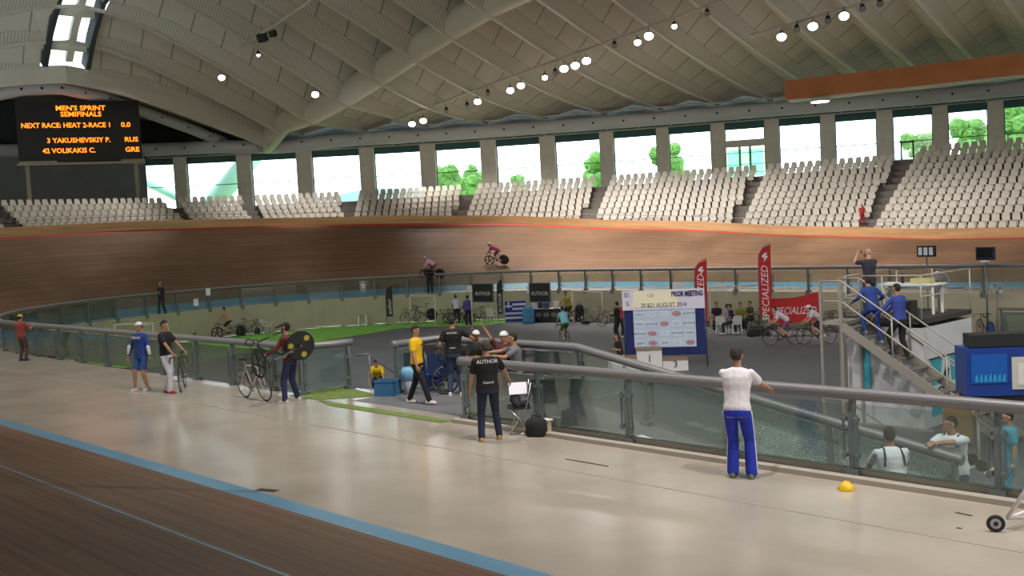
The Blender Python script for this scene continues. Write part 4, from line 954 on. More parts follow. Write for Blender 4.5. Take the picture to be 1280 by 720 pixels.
# podium
pc = f(812, 463); t = thing('podium', 'white three-step winners podium in front of the sponsor backdrop', 'podium', pc, math.radians(42)); M_pod = mat('podium_white', (.78, .76, .78), .5); M_podt = mat('podium_top', (.28, .2, .13), .7)
for x, hh, n_ in ((-.9, .50, '2'), (0, .76, '1'), (.9, .38, '3')):
    m = MB(); m.box((x, 0, hh/2), (.88, .8, hh)); b = m.build('step', M_pod, t); m = MB(); m.box((x, 0, hh+.02), (.9, .86, .04)); m.build('step_top', M_podt, b)
    text_obj('number', n_, .34, M_black, b, (x, -.41, hh*.6), (PI/2, 0, 0))
# backdrop
pb = (f(786, 462)+f(886, 462))/2+Vector((-.55, .60, 0)); RZB = math.radians(33)
t = thing('sponsor_backdrop', 'navy sponsor backdrop on a metal frame with white header banner, behind the podium', 'backdrop', pb, RZB); BW = 2.95
M_navy = mat('navy_cloth', (.012, .022, .13), .8, noise=.15, scale=3)
m = MB()
for x in (-BW/2, BW/2):
    m.tube([(x, 0, 0), (x, 0, 2.75)], .025, 8); m.tube([(x, -.4, .03), (x, .4, .03)], .025, 8)
m.tube([(-BW/2, 0, 2.72), (BW/2, 0, 2.72)], .025, 8); m.build('frame', mat('navy_metal', (.05, .07, .14), .4), t)
m = MB(); n_ = 14
def sheet(m, x0, x1, z0, z1, y, wav=.02):
    for i in range(n_):
        a, b = x0+(x1-x0)*i/n_, x0+(x1-x0)*(i+1)/n_; ya, yb = y+wav*math.sin(i*1.3), y+wav*math.sin((i+1)*1.3)
        m.quad((a, ya, z0), (b, yb, z0), (b, yb, z1), (a, ya, z1)); m.quad((a, ya+.01, z0), (b, yb+.01, z0), (b, yb+.01, z1), (a, ya+.01, z1))
sheet(m, -BW/2+.03, BW/2-.03, .42, 2.6, -.03); m.build('backing_cloth', M_navy, t)
m = MB(); sheet(m, -1.12, 1.12, .72, 2.1, -.07, .004); ps = m.build('sponsor_sheet', mat('sponsor_sheet', (.55, .66, .82), .6), t)
M_lr = mat('logo_red', (.55, .06, .08), .6); M_lg = mat('logo_grey', (.16, .19, .26), .6); M_lt = mat('logo_teal', (.25, .45, .48), .6)
lay = ['oto r', 'gwrpw', 'wrxwg', 'brbtr']
words = {'w': ('AUTHOR', .1, M_lg), 'g': ('OAKA', .1, M_lg), 'o': ('OAKA', .1, M_lg), 'b': ('EOP', .12, M_lg), 'x': ('4', .1, M_lt), 't': ('ok', .1, M_lt), 'p': ('eko', .1, M_lt)}
for r in range(4):
    for c in range(5):
        ch = ['oxxrw', 'gwrpw', 'wrxwg', 'brbtr'][r][c]; x, z = -.9+.45*c, 1.93-.35*r
        if ch == 'r':
            m = MB(); m.rings([[Vector((x+a_*math.cos(2*PI*j/16), -.086, z+b_*math.sin(2*PI*j/16))) for j in range(16)] for a_, b_ in ((.15, .085), (.12, .06))], cap=False); m.box((x, -.085, z), (.17, .004, .045)); m.build('logo', M_lr, ps)
        else:
            m = MB(); m.prism([(x-.17, -.084, z-.12), (x+.17, -.084, z-.12), (x+.17, -.084, z+.12), (x-.17, -.084, z+.12)], (0, -.002, 0)); m.build('logo_field', mat('logo_field', (.62, .72, .86), .6), ps)
            w = words[ch]; text_obj('logo', w[0], w[1], w[2], ps, (x, -.092, z), (PI/2, 0, 0))
m = MB(); sheet(m, -BW/2-.02, BW/2+.0, 2.1, 2.82, -.1, .01); hb_ = m.build('header_banner', mat('header_white', (.76, .72, .86), .6), t)
m = MB(); m.prism([(-1.15, -.113, 2.2), (.55, -.113, 2.2), (.45, -.113, 2.78), (-1.05, -.113, 2.78)], (0, -.003, 0)); m.build('pale_patch', mat('header_cream', (.95, .88, .66), .6), hb_)
text_obj('header_text', 'PRIOR MEETING', .26, M_navy, hb_, (.86, -.118, 2.64), (PI/2, 0, 0), sx=.6, bold=.01); text_obj('header_text', 'GE', .2, mat('faded_ink', (.5, .42, .33), .7), hb_, (-.45, -.12, 2.62), (PI/2, 0, 0))
text_obj('header_text', '20 &21 AUGUST 2014', .22, M_navy, hb_, (.0, -.12, 2.26), (PI/2, 0, 0), sx=.8); text_obj('header_text', 'D.', .22, M_navy, hb_, (-1.3, -.118, 2.66), (PI/2, 0, 0)); text_obj('header_text', 'S.', .22, M_navy, hb_, (-1.28, -.118, 2.34), (PI/2, 0, 0))
# people round the podium
person('person in black clothes standing left of the sponsor backdrop', f(773, 425)+Vector((0, 0, 0)), 200, h=1.74, shirt=(.012, .012, .013), sleeve='long', trousers=(.012, .012, .013), shoes=(.03, .03, .03), hands=((-.2, .28, 1.15), (.2, .25, 1.15)), vox=.016, hair=(.01, .01, .01))
person('person in red top half hidden behind the sponsor backdrop', f(781, 421), 320, h=1.66, shirt=(.5, .03, .05), trousers=(.03, .03, .03), vox=.018)
pw = pc+Matrix.Rotation(math.radians(42), 3, 'Z') @ Vector((-1.0, -.1, 0))
person('woman in black top and pale trousers sitting on the left podium step', Vector((pw.x, pw.y, FLOOR+.0)), 230, h=1.64, hip=(0, 0, .62), lean=12, shirt=(.02, .015, .015), trousers=(.62, .52, .55), shoes=(.5, .45, .4), feet=((-.1, .48, 0), (.12, .4, 0)), hands=((-.06, .25, .85), (.08, .2, 1.1)), hair=(.05, .02, .012), hairlong=True, head=(-20, 10), vox=.014)
# riders on the infield
def ride(px, py, ang, lab, blab, frame=(.03, .03, .03), front='spoke', rear=None, lean=52, **kw):
    p = f(px, py, 1.1); bike('road_bicycle', blab, p, math.radians(ang-90), frame=frame, front=front, rear_disc=rear); return rider(lab, p, ang, lean=lean, vox=.015, **kw)
t, T = ride(706, 431, 150, 'rider in turquoise and white jersey with green shorts cycling away across the infield', 'dark road bicycle ridden by the rider in turquoise', shirt=(.20, .50, .62), trousers=(.05, .16, .03), shorts=True, lean=36, skin='tan', hair=(.03, .02, .02))
ride(979, 431, 222, 'rider in white and pink jersey cycling left in front of the red banner', 'black road bicycle under the rider in white and pink', shirt=(.70, .58, .70), trousers=(.26, .07, .15), shorts=True, lean=58, skin='light', shoes=(.05, .05, .05))
ride(1021, 430, 222, 'rider in white and black kit with white helmet following the pink rider', 'black road bicycle under the rider with white helmet', shirt=(.62, .62, .68), trousers=(.02, .02, .03), shorts=True, lean=56, helmet=(.75, .75, .75), skin='light', shoes=(.6, .6, .6))
ride(283, 418, 227, 'bare-chested rider in black shorts warming up on the green carpet', 'black bicycle with five-spoke front wheel under the bare-chested rider', shirt=(.48, .29, .18), trousers=(.012, .012, .012), shorts=True, lean=24, skin='light', front='mag', rear='spoke', shoes=(.02, .02, .02))
ride(709, 405, 260, 'rider in yellow and black jersey warming up beside the merchandise table', 'dark bicycle under the rider in yellow and black', shirt=(.36, .33, .03), trousers=(.03, .02, .02), shorts=True, lean=22)
t, T = person('child in pink top walking along the green carpet edge', f(246, 452)+Vector((-.0, 0, 0)), 60, h=1.35, shirt=(.55, .20, .22), trousers=(.05, .05, .06), hair=(.14, .06, .03), hairlong=True, feet=((-.07, -.15), (.07, .2)), vox=.016)
# two riders racing on the banking
def bank_hit(px, py):
    r = ray(px, py); best = None
    for i in range(500, 1000):
        tt = i*.1; P = CAM+r*tt
        if P.x > -HL: s = -P.x; off = P.y-RR
        else:
            v = Vector((P.x+HL, P.y)); off = v.length-RR; s = HL+math.atan2(-v.x, v.y)*RR if v.y > 0 or True else 0
        if P.x > -HL and P.y < 0: continue
        o0 = lerp_tab(OFF, s); th = math.asin(ztop(s)/TW)
        if off > o0 and P.z <= (off-o0)*math.tan(th): return s, (off-o0)/math.cos(th)
for px, py, lab, blab, sh_, hc in ((541, 349, 'lower of the two racing riders, pink and white kit, on the banking', 'black track bicycle of the lower racing rider', (.75, .45, .58), (.7, .5, .5)), (622, 331, 'upper of the two racing riders, maroon and pink kit, high on the banking', 'black track bicycle of the upper racing rider', (.32, .06, .12), (.7, .6, .4))):
    s, w = bank_hit(px, py); P = track_pt(s, w); c, n = base(s); th = math.asin(ztop(s)/TW); fwd = Vector((n.y*-1, n.x, 0)); 
    if fwd.dot(R_) > 0: fwd = -fwd
    upv = (Vector((0, 0, 1))*math.cos(th*.7)-n*math.sin(th*.7)).normalized(); rt = fwd.cross(upv).normalized(); E = Matrix((rt, fwd, upv)).transposed().to_euler()
    b = bike('track_bicycle', blab, P, 0, frame=(.03, .03, .03), front='mag', rear_disc='black'); b.rotation_euler = E
    t, T = rider(lab, P, 0, lean=62, shirt=sh_, sleeve='long', trousers=(.25, .05, .1), shorts=True, helmet=hc, skin='light', vox=.018, head=(0, -30)); t.rotation_euler = E
# spectator in the stand
sp = None
for k_ in range(3, 12):
    s = top_hit(1085, 190); 
s = top_hit(1092, 190); p_, d_, n_2 = top_at(s); p_ = p_+n_2*RUN*9
person('spectator in red standing at the bottom of the steep stairway in the stand', Vector((at_y(1078, 284, p_.y).x, p_.y, WK-RISE*9)), 317, h=1.3, shirt=(.42, .02, .03), trousers=(.3, .02, .03), hands=((-.1, .2, .9), (.1, .2, .9)), vox=.018)
# feather flags and banner
M_fred = mat('banner_red', (.50, .012, .02), .6)
def feather(label, px, py, hgt, wid, m_, txt=None, base_y=None, ang=47, tcol=None, sz=.4):
    p = f(px, py); t = thing('feather_flag', label, 'flag', p, math.radians(ang)); k = MB(); k.tube([(0, 0, 0), (0, 0, hgt*.7), (.03, 0, hgt*.88), (wid*.45, 0, hgt*.97), (wid, 0, hgt)], .018, 6); k.build('pole', M_steel, t)
    k = MB(); k.box((0, 0, .02), (.5, .06, .04)); k.box((0, 0, .02), (.06, .5, .04)); k.build('foot', M_steel, t)
    pr = [(.02, .22*hgt), (wid*.9, .22*hgt), (wid, hgt*.985)]+[(wid*(.45), hgt*.955), (wid*.18, hgt*.92), (.03, hgt*.86), (.01, hgt*.7)]
    k = MB(); k.prism([(x, -.01, z) for x, z in pr], (0, .02, 0)); fl = k.build('flag_cloth', m_, t)
    if txt:
        text_obj('flag_text', txt, sz, tcol or M_white, fl, (wid*.5, -.016, hgt*.46), (PI/2, -PI/2, 0), sx=1.0, shear=.2)
    return t, fl
for px, py, hgt, lab in ((871, 424, 3.55, 'left red feather flag standing behind the sponsor backdrop'), (951, 421, 4.1, 'right and taller red feather flag beside the red banner')):
    t, fl = feather(lab, px, py, hgt, .58, M_fred, 'SPECIALIZED', sz=.43)
    z0 = hgt*.86; k = MB(); pts_ = [(.2, -.012, z0+.05), (.34, -.012, z0+.16), (.42, -.012, z0+.14), (.33, -.012, z0+.02), (.46, -.012, z0+.02), (.38, -.012, z0-.1), (.25, -.012, z0-.24), (.30, -.012, z0-.06), (.18, -.012, z0-.05)]
    k.prism(pts_, (0, -.006, 0)); k.build('logo', M_white, fl)
a, b = f(962, 418), f(1026, 417); d = (b-a); L = d.length; t = thing('red_banner', 'wide red banner stretched between the right feather flag and the bicycle rack', 'banner', a, math.atan2(d.y, d.x))
k = MB()
for i in range(10):
    u0, u1 = i/10, (i+1)/10; sg = lambda u: -.12*math.sin(PI*u)+.25*u
    k.quad((L*u0, 0, .5+sg(u0)*.3), (L*u1, 0, .5+sg(u1)*.3), (L*u1, 0, 1.62+sg(u1)), (L*u0, 0, 1.62+sg(u0))); k.quad((L*u0, .012, .5+sg(u0)*.3), (L*u1, .012, .5+sg(u1)*.3), (L*u1, .012, 1.62+sg(u1)), (L*u0, .012, 1.62+sg(u0)))
bn = k.build('banner_cloth', M_fred, t); text_obj('banner_text', 'SPECIALIZED', .46, M_white, bn, (L*.5, -.02, 1.03), (PI/2, 0, 0), sx=.72, shear=.25)
for x in (0, L): k = MB(); k.tube([(x, .02, 0), (x, .02, 1.85)], .02, 6); k.build('pole', M_steel, t)
feather('black feather flag at the far wall on the green carpet', 484, 407, 2.4, .42, M_black, 'author', ang=47, sz=.34); feather('black feather flag beside the striped flag', 623, 405, 2.55, .34, M_black, 'AUTHOR', ang=47, sz=.26)
# black sign boards on the far wall
for px0, px1, y0, y1, lab in ((597, 623, 359, 379, 'black framed sign board on the far railing, left one'), (668, 694, 356, 378, 'black framed sign board on the far railing, right one')):
    s_ = None; a = Vector(rail_pt(HL, 0)); q0, q1 = at_z(px0, 371, 0), at_z(px1, 371, 0); dd = (q1-q0).normalized(); c = (q0+q1)/2 - Vector((-dd.y, dd.x, 0))*.4; W_ = (q1-q0).length*.98
    t = thing('sign_board', lab, 'sign', Vector((c.x, c.y, -.25)), math.atan2(dd.y, dd.x)); k = MB(); k.box((0, 0, .5), (W_, .04, .95)); k.build('board', M_black, t); k = MB()
    for z in (0, 1.0): k.box((0, 0, z), (W_+.06, .06, .05))
    for x in (-W_/2, W_/2): k.box((x, 0, .5), (.05, .06, 1.0))
    k.build('frame', M_steel, t); text_obj('sign_text', 'AUTHOR', .3, mat('sign_grey', (.6, .6, .6), .6), t, (0, -.03, .45), (PI/2, 0, 0), sx=.9)
# striped flag draped over a stand
a, b = f(632, 403), f(658, 402); d = b-a; L = d.length; t = thing('striped_flag', 'blue and white striped flag draped over a stand by the far wall', 'flag', a, math.atan2(d.y, d.x))
k = MB(); k.box((L/2, .25, .55), (L*.95, .04, 1.1)); k.box((L/2, .25, .02), (L, .5, .04)); k.build('stand', M_steel, t); k = MB()
for i in range(9):
    z0, z1 = 1.18-.125*i, 1.18-.125*(i+1); y0, y1 = .2-.02*i, .2-.02*(i+1)
    k.quad((0, y0, z0), (L, y0, z0), (L, y1, z1), (0, y1, z1), i % 2); k.quad((0, y0+.015, z0), (L, y0+.015, z0), (L, y1+.015, z1), (0, y1+.015, z1), i % 2)
k.box((L*.17, .13, .9), (L*.34, .05, .55), Matrix.Rotation(math.radians(-9), 3, 'X'), 0); k.box((L*.17, .10, .9), (L*.34, .02, .09), None, 1); k.box((L*.17, .10, .9), (.1, .02, .5), None, 1)
k.build('flag_cloth', [mat('flag_blue', (.015, .03, .30), .7), mat('flag_white', (.68, .68, .85), .7)], t)
# merchandise table
a, b = f(664, 403, 1.3), f(703, 402, 1.3); d = b-a; L = d.length; t = thing('merchandise_table', 'table with black printed cloth beside the striped flag', 'table', a, math.atan2(d.y, d.x))
k = MB(); k.box((L/2, .35, .74), (L, .7, .03)); k.build('table_top', M_white, t); k = MB(); k.box((L/2, -.01, .38), (L+.02, .02, .74)); 
for x in (-.01, L+.01): k.box((x, .35, .38), (.02, .7, .74))
tc = k.build('table_cloth', M_black, t)
for x in (.25, .5, .75): k = MB(); k.rings([[Vector((L*x+a_*math.cos(2*PI*j/14), -.025, .42+a_*.7*math.sin(2*PI*j/14))) for j in range(14)] for a_ in (.17, .12)], cap=False); k.box((L*x, -.022, .42), (.2, .01, .04)); k.build('logo', mat('logo_dull', (.35, .36, .3), .7), tc)
ta = math.atan2(d.y, d.x); TM = Matrix.Rotation(ta, 3, 'Z')
for i, (x, y, sx, sy, sz, col, lab) in enumerate(((.15, .3, .3, .2, .34, (.6, .6, .62), 'white carton at the left end of the merchandise table'), (.45, .4, .2, .2, .45, (.03, .03, .05), 'black box standing on the merchandise table next to the white carton'), (.85, .3, .34, .26, .3, (.05, .06, .12), 'navy box in the middle of the merchandise table'), (1.45, .3, .3, .2, .36, (.62, .6, .6), 'white box right of the middle on the merchandise table'), (1.9, .35, .26, .2, .25, (.58, .58, .6), 'low white box at the right end of the merchandise table'))):
    if x > L: continue
    q = a+TM @ Vector((x, y, .755)); t2 = thing('carton', lab, 'box', q, ta+.1*i); k = MB(); k.box((0, 0, sz/2), (sx, sy, sz)); k.build('carton_body', mat('carton_%d' % i, col, .7), t2); k = MB(); k.box((0, 0, sz+.01), (sx*1.02, sy*1.02, .02)); k.build('lid', mat('carton_%d' % i, col, .7), t2)
bag('equipment_bag', 'light blue bag on the floor between the striped flag and the merchandise table', f(661, 404), (.7, .4, .95), (.08, .28, .50), .8)
bag('equipment_bag', 'tall black bag standing right of the merchandise table', f(725, 402), (.5, .4, .95), (.015, .015, .018), .8)
bag('equipment_bag', 'small black bag lying on the floor right of the tall black bag', f(732, 405), (.5, .3, .2), (.02, .02, .02), .8)
bag('equipment_bag', 'black bag lying on the floor in front of the crowd of bicycles', f(948, 420), (1.0, .4, .35), (.02, .02, .022), .8)
bag('equipment_bag', 'black backpack on the green carpet behind the bare-chested rider', f(301, 416), (.45, .35, .6), (.02, .02, .02), .8)
bag('equipment_bag', 'black bag on the green carpet left of the white plastic chair', f(322, 414), (.3, .3, .35), (.02, .02, .02), .8)
# pipe frames
M_pipe = mat('white_pipe', (.62, .58, .50), .5)
def pframe(label, P0, P1, hgt, legs=(1, 1)):
    t = thing('pipe_frame', label, 'frame', P0, 0); d = P1-P0
    k = MB(); k.tube([(0, 0, hgt), (d.x, d.y, hgt)], .035, 8); k.build('crossbar', M_pipe, t)
    for i, q in enumerate((Vector((0, 0, 0)), d)):
        if legs[i]: k = MB(); k.tube([(q.x, q.y, 0), (q.x, q.y, hgt)], .035, 8); k.box((q.x, q.y, .01), (.2, .2, .02)); k.build('leg', M_pipe, t)
pframe('white pipe frame with hanging bicycle near the far wall', f(514, 408), f(545, 408), 1.75)
pframe('white pipe frame post in front of the bicycles below the sign board', f(591, 411), f(575, 402), 2.1, (1, 0))
pframe('white pipe frame standing right of the merchandise table', f(717, 403), f(754, 407), 1.75)
pframe('tall pipe frame with long crossbar right of the sponsor backdrop', f(889, 416), f(957, 412), 2.1)
pframe('white goal-like pipe frame far left behind the blue cyclist', f(147, 452), f(194, 449), 1.75)
pframe('white pipe frame behind the goal-like frame at far left', f(180, 445), f(212, 436), 1.5, (1, 1))
pframe('low white pipe frame seen through the railing at far left', f(92, 452), f(112, 448), 1.3)
# bikes near the far wall
def fb(px, py, ang, lab, **kw): return bike('bicycle', lab, f(px, py), math.radians(ang-90), **kw)
b = fb(530, 408, 220, 'black track bicycle with solid rear disc hanging in the white pipe frame', rear_disc='black'); b.location.z += .35
b = fb(517, 404, 215, 'black bicycle leaning behind the white pipe frame')
for i, (px, py, an, lab) in enumerate(((563, 405, 222, 'leftmost black bicycle in the cluster below the left sign board'), (572, 404, 232, 'second black bicycle in the cluster below the left sign board'), (580, 403, 215, 'third black bicycle in the cluster, next to the person in blue and white'), (598, 404, 227, 'rightmost black bicycle of the cluster, beside the white plastic chair'))):
    fb(px, py, an, lab, front='mag' if i % 2 else 'spoke', tilt=.08*(-1)**i)
person('person in white and blue jersey bending over the cluster of bicycles, left one', f(572, 406), 150, h=1.74, lean=18, shirt=(.55, .58, .75), trousers=(.02, .02, .03), vox=.018, hands=((-.2, .4, .9), (.2, .4, .9)))
person('person in blue jersey standing with back turned at the cluster of bicycles, right one', f(586, 408), 140, h=1.74, lean=10, shirt=(.07, .07, .32), sleeve='long', trousers=(.02, .02, .04), vox=.018, hands=((-.2, .3, .95), (.2, .3, .95)))
def monobloc(label, loc, rz):
    t = thing('plastic_chair', label, 'chair', loc, rz); M_ = mat('white_plastic', (.68, .68, .66), .4); k = MB(); k.box((0, 0, .43), (.44, .44, .03)); k.build('seat', M_, t)
    for sx, sy in ((-.2, -.2), (.2, -.2), (-.2, .2), (.2, .2)): k = MB(); k.beam((sx*1.1, sy*1.1, 0), (sx, sy, .43), .05, .05); k.build('leg', M_, t)
    k = MB(); pr = [(-.22, .22, .44), (.22, .22, .44), (.23, .28, .72), (.17, .31, .84), (-.17, .31, .84), (-.23, .28, .72)]; k.prism(pr, (0, .03, 0)); k.build('backrest', M_, t)
    for sx in (-.24, .24): k = MB(); k.beam((sx, .25, .66), (sx, -.18, .64), .05, .03); k.beam((sx, -.18, .64), (sx, -.2, .43), .04, .03); k.build('armrest', M_, t)
monobloc('white plastic chair on the green carpet below the left bend railing', f(333, 413), math.radians(120))
monobloc('white plastic chair between the bicycles and the black feather flag', f(615, 404), math.radians(70))
monobloc('white plastic chair left among the crowd by the tall pipe frame', f(903, 417), math.radians(200)); monobloc('white plastic chair right among the crowd by the tall pipe frame', f(919, 417), math.radians(240))
t = thing('small_table', 'small weathered white table by the wall on the green carpet', 'table', f(454, 404), .7); k = MB(); k.box((0, 0, .68), (.6, .5, .04)); k.build('table_top', M_wall, t)
for sx in (-.22, .22): k = MB(); k.box((sx, 0, .33), (.08, .3, .66)); k.build('leg', M_white, t)
w = bike('bicycle', 'dark bicycle standing by the wall left of the white plastic chair', f(311, 412), math.radians(-43), frame=(.1, .1, .1))
for px, py, c, lab in ((245, 378, 0, 'white notice sheet on the curb wall left of the bare-chested rider'), (260, 365, 0, 'white notice sheet tied to the far railing at the left bend'), (587, 361, 0, 'white notice sheet on the far railing left of the left sign board'), (661, 362, 0, 'white notice sheet on the far railing left of the right sign board'), (848, 357, 1, 'wide white placard on the far railing above the backdrop'), (900, 359, 1, 'wide white placard on the far railing right of the backdrop')):
    r = ray(px, py); best = None
    for i in range(300, 900):
        P = CAM+r*(i*.1)
        v = (P.y-RR) if P.x > -HL else Vector((P.x+HL, P.y)).length-RR
        if P.x < 0 and P.y > -8 and v > -.22: best = P; break
    if best is None: best = CAM+r*(RR-.2-CAM.y)/r.y
    n = Vector((0, 1, 0)) if best.x > -HL else Vector((best.x+HL, best.y, 0)).normalized(); ww, hh = (.75, .35) if c else (.28, .4)
    k = MB(); k.box((0, 0, 0), (ww, .012, hh)); o = k.build('notice_sheet', M_paper, loc=best); o.rotation_euler = (0, 0, math.atan2(n.y, n.x)-PI/2); tag(o, lab, 'notice')
k = MB(); n_ = f(411, 407); k.box((0, 0, .12), (1.6, .3, .06)); k.box((-.6, 0, .05), (.1, .3, .1)); k.box((.6, 0, .05), (.1, .3, .1)); o = k.build('low_bench', M_white, loc=n_); o.rotation_euler = (0, 0, math.radians(50)); tag(o, 'low white bench lying on the green carpet by the curved wall', 'bench')
# crowd behind the tall pipe frame
crowd = [(897, 405, (.02, .02, .03), 'sitting person in black at the left of the crowd by the tall pipe frame'), (908, 409, (.30, .32, .42), 'sitting person in grey-blue top on a white plastic chair in the crowd'), (916, 409, (.02, .03, .08), 'sitting person in navy top in the crowd, right of the grey-blue one'), (926, 406, (.20, .22, .04), 'sitting person in olive top in the crowd left of the right feather flag'), (940, 404, (.05, .07, .04), 'sitting person in dark green top nearest the right feather flag')]
for i, (px, py, c, lab) in enumerate(crowd):
    person(lab, f(px, py+8), [300, 40, 220, 320, 250][i], h=1.7, hip=(0, 0, .55), lean=8, shirt=c, trousers=(.03, .03, .04), feet=((-.12, .42, 0), (.12, .42, 0)), hands=((-.12, .32, .72), (.12, .32, .72)), vox=.022, hair=(.03, .02, .015))
for i, (px, py, an, lab) in enumerate(((930, 401, 227, 'dark bicycle parked behind the olive shirt in the crowd'), (945, 402, 210, 'dark bicycle parked just left of the right feather flag'), (884, 402, 227, 'dark bicycle parked just right of the backdrop edge'), (1036, 402, 200, 'dark bicycle in the rack right of the red banner'), (1050, 400, 227, 'second dark bicycle in the rack right of the red banner'), (1068, 399, 210, 'third dark bicycle in the rack, seen behind the stair tower'))): fb(px, py+ (9 if px < 1000 else 13), an, lab, frame=(.05, .05, .06) if i % 2 else (.25, .05, .05))
fb(745, 406, 227, 'pale grey bicycle leaning on the wall left of the person in black', frame=(.25, .24, .22)); fb(764, 408, 200, 'dark bicycle right of the pale grey one near the wall', frame=(.1, .04, .04))
# far left behind the railing
person('person in dark clothes seen through the railing at far left', f(50, 462), 300, h=1.7, shirt=(.05, .04, .05), trousers=(.08, .08, .08), cap=(.6, .6, .6), vox=.02)
person('person in ochre top behind the white scooter frame at far left', f(71, 458), 300, h=1.7, hip=(0, 0, .6), shirt=(.38, .28, .04), trousers=(.05, .05, .05), feet=((-.12, .4, 0), (.12, .4, 0)), hands=((-.15, .3, .8), (.15, .3, .8)), vox=.02)
bike('bicycle', 'white bicycle seen through the railing at far left', f(75, 458), math.radians(227-90), frame=(.7, .7, .68))
bike('bicycle', 'dark and white bicycle behind the railing left of the blue cyclist', f(126, 452), math.radians(200-90), frame=(.6, .6, .58)); 
# ------------------------------------------------------------------ judges' tower and stairs
TZ = 2.63; M_tow = mat('tower_metal', (.33, .31, .27), .5, .2); M_towl = mat('tower_rail', (.45, .42, .37), .45, .2)
t = thing('judges_tower', 'raised judges platform clad in white sheets with a metal stair on its near side', 'tower', (6.9, -4.1, FLOOR)); 
k = MB(); k.box((.97, 1.35, TZ-.05), (2.0, 2.7, .12)); k.build('platform', mat('platform_dark', (.05, .045, .04), .8), t)
k = MB(); k.box((.97, .0, TZ/2-.1), (1.94, .03, TZ-.2)); k.box((1.94, 1.35, TZ/2-.1), (.03, 2.7, TZ-.2)); k.box((0, 1.35, TZ/2-.1), (.03, 2.7, TZ-.2)); k.box((0.97, 2.7, TZ/2-.1), (1.94, .03, TZ-.2)); cl = k.build('cladding', mat('white_sheeting', (.60, .60, .64), .7, noise=.06, scale=1.5), t)
k = MB()
for x, y in ((0, 0), (1.94, 0), (0, 2.7), (1.94, 2.7), (0.97, 2.7), (0.97, 0)): k.tube([(x, y, TZ), (x, y, TZ+1.05)], .02, 6)
for z in (.55, 1.05): k.tube([(1.94, 0, TZ+z), (1.94, 2.7, TZ+z), (0, 2.7, TZ+z), (0, 0, TZ+z)], .02, 6)
k.tube([(.45, 0, TZ+1.05), (1.94, 0, TZ+1.05)], .02, 6); k.build('guard_rail', M_towl, t)
def side(pts, off=.03, th=.006): return [(1.955+off, y, z) for y, z in pts], (th, 0, 0)
def sp_(pts, off, m_, name, par):
    k = MB(); a, b = side(pts, off); k.prism(a, b); return k.build(name, m_, par)
bn = sp_([(.35, .25), (1.95, .25), (1.95, 1.62), (.35, 1.62)], .0, mat('poster_pale', (.55, .68, .72), .6), 'cycling_poster', cl)
M_pt = mat('poster_teal', (.05, .36, .44), .6)
for pr in ([(.35, 1.0), (.8, 1.0), (.95, 1.62), (.35, 1.62)], [(1.45, 1.0), (1.95, 1.0), (1.95, 1.62), (1.35, 1.62)], [(.35, .25), (1.1, .25), (.8, .6), (.35, .8)]): sp_(pr, .012, M_pt, 'poster_patch', bn)
k = MB()
for cy_ in (.85, 1.45): k.torus((1.98, cy_, .72), .2, .02, 'x', 20, 5)
k.prism([(1.975, y, z) for y, z in ((.95, 1.15), (1.15, 1.42), (1.3, 1.3), (1.22, 1.1), (1.4, .95), (1.15, .75), (1.05, .98))], (.012, 0, 0)); k.build('poster_rider', M_black, bn)
k = MB(); k.box((1.985, 1.15, 1.65), (.03, 1.8, .03)); k.build('poster_rod', M_black, cl)
M_pt = mat('poster_teal', (.05, .36, .44), .6)
k = MB(); k.prism([(.42, -.022, .9), (.62, -.022, .9), (.62, -.022, 2.1), (.42, -.022, 2.1)], (0, -.01, 0)); k.build('side_poster', M_pt, cl)
# stair
st = thing('stair_tower', 'grey metal staircase with handrails leading up to the judges platform', 'staircase', (6.75, -5.05, FLOOR)); SX = .55; RUNX = 3.85
k = MB(); k.box((SX/2, .45, TZ-.04), (SX, .9, .08)); k.build('landing', M_tow, st)
for y in (0, .9):
    k = MB(); k.beam((SX, y, TZ-.1), (SX+RUNX, y, .05), .05, .2); k.build('stringer', M_tow, st)
for i in range(11): k = MB(); tt = (i+.5)/11; k.box((SX+RUNX*tt, .45, TZ*(1-tt)-.02), (.27, .86, .035)); k.build('tread', M_stand, st)
for x, y in ((0, 0), (SX, 0), (0, .9), (SX, .9)): k = MB(); k.box((x, y, (TZ+1.0)/2), (.06, .06, TZ+1.0)); k.build('leg', M_tow, st)
k = MB(); k.beam((0, 0, .75), (SX, 0, .75), .04, .05); k.beam((SX, 0, .2), (SX+2.2, 0, .2), .04, .05); k.beam((0, .9, .75), (SX, .9, .75), .04, .05); k.beam((SX, 0, .75), (SX+1.0, 0, .2), .03, .03); k.build('brace', M_tow, st)
for y in (0, .9):
    for z in (.5, 1.0): k = MB(); k.tube([(0, y, TZ+z), (SX, y, TZ+z), (SX+RUNX, y, z+.05)], .02, 6); k.build('handrail', M_towl, st)
    for tt in (.33, .66, 1.0): k = MB(); k.tube([(SX+RUNX*tt, y, TZ*(1-tt)), (SX+RUNX*tt, y, TZ*(1-tt)+1.03)], .02, 6); k.build('baluster', M_towl, st)
def stairz(x):
    tt = (x-6.75-SX)/RUNX; return FLOOR+TZ*(1-max(0, min(1, tt)))
person('man in blue and white tracksuit climbing the metal stair, near its top', Vector((7.9, -4.62, stairz(7.9)-.12)), 150, h=1.62, shirt=(.02, .05, .24), sleeve='long', trousers=(.02, .05, .22), shoes=(.3, .3, .3), lean=22, hands=((-.36, .3, 1.0), (.36, .3, 1.0)), feet=((-.12, .2, .22), (.12, -.1, .0)), vox=.014)
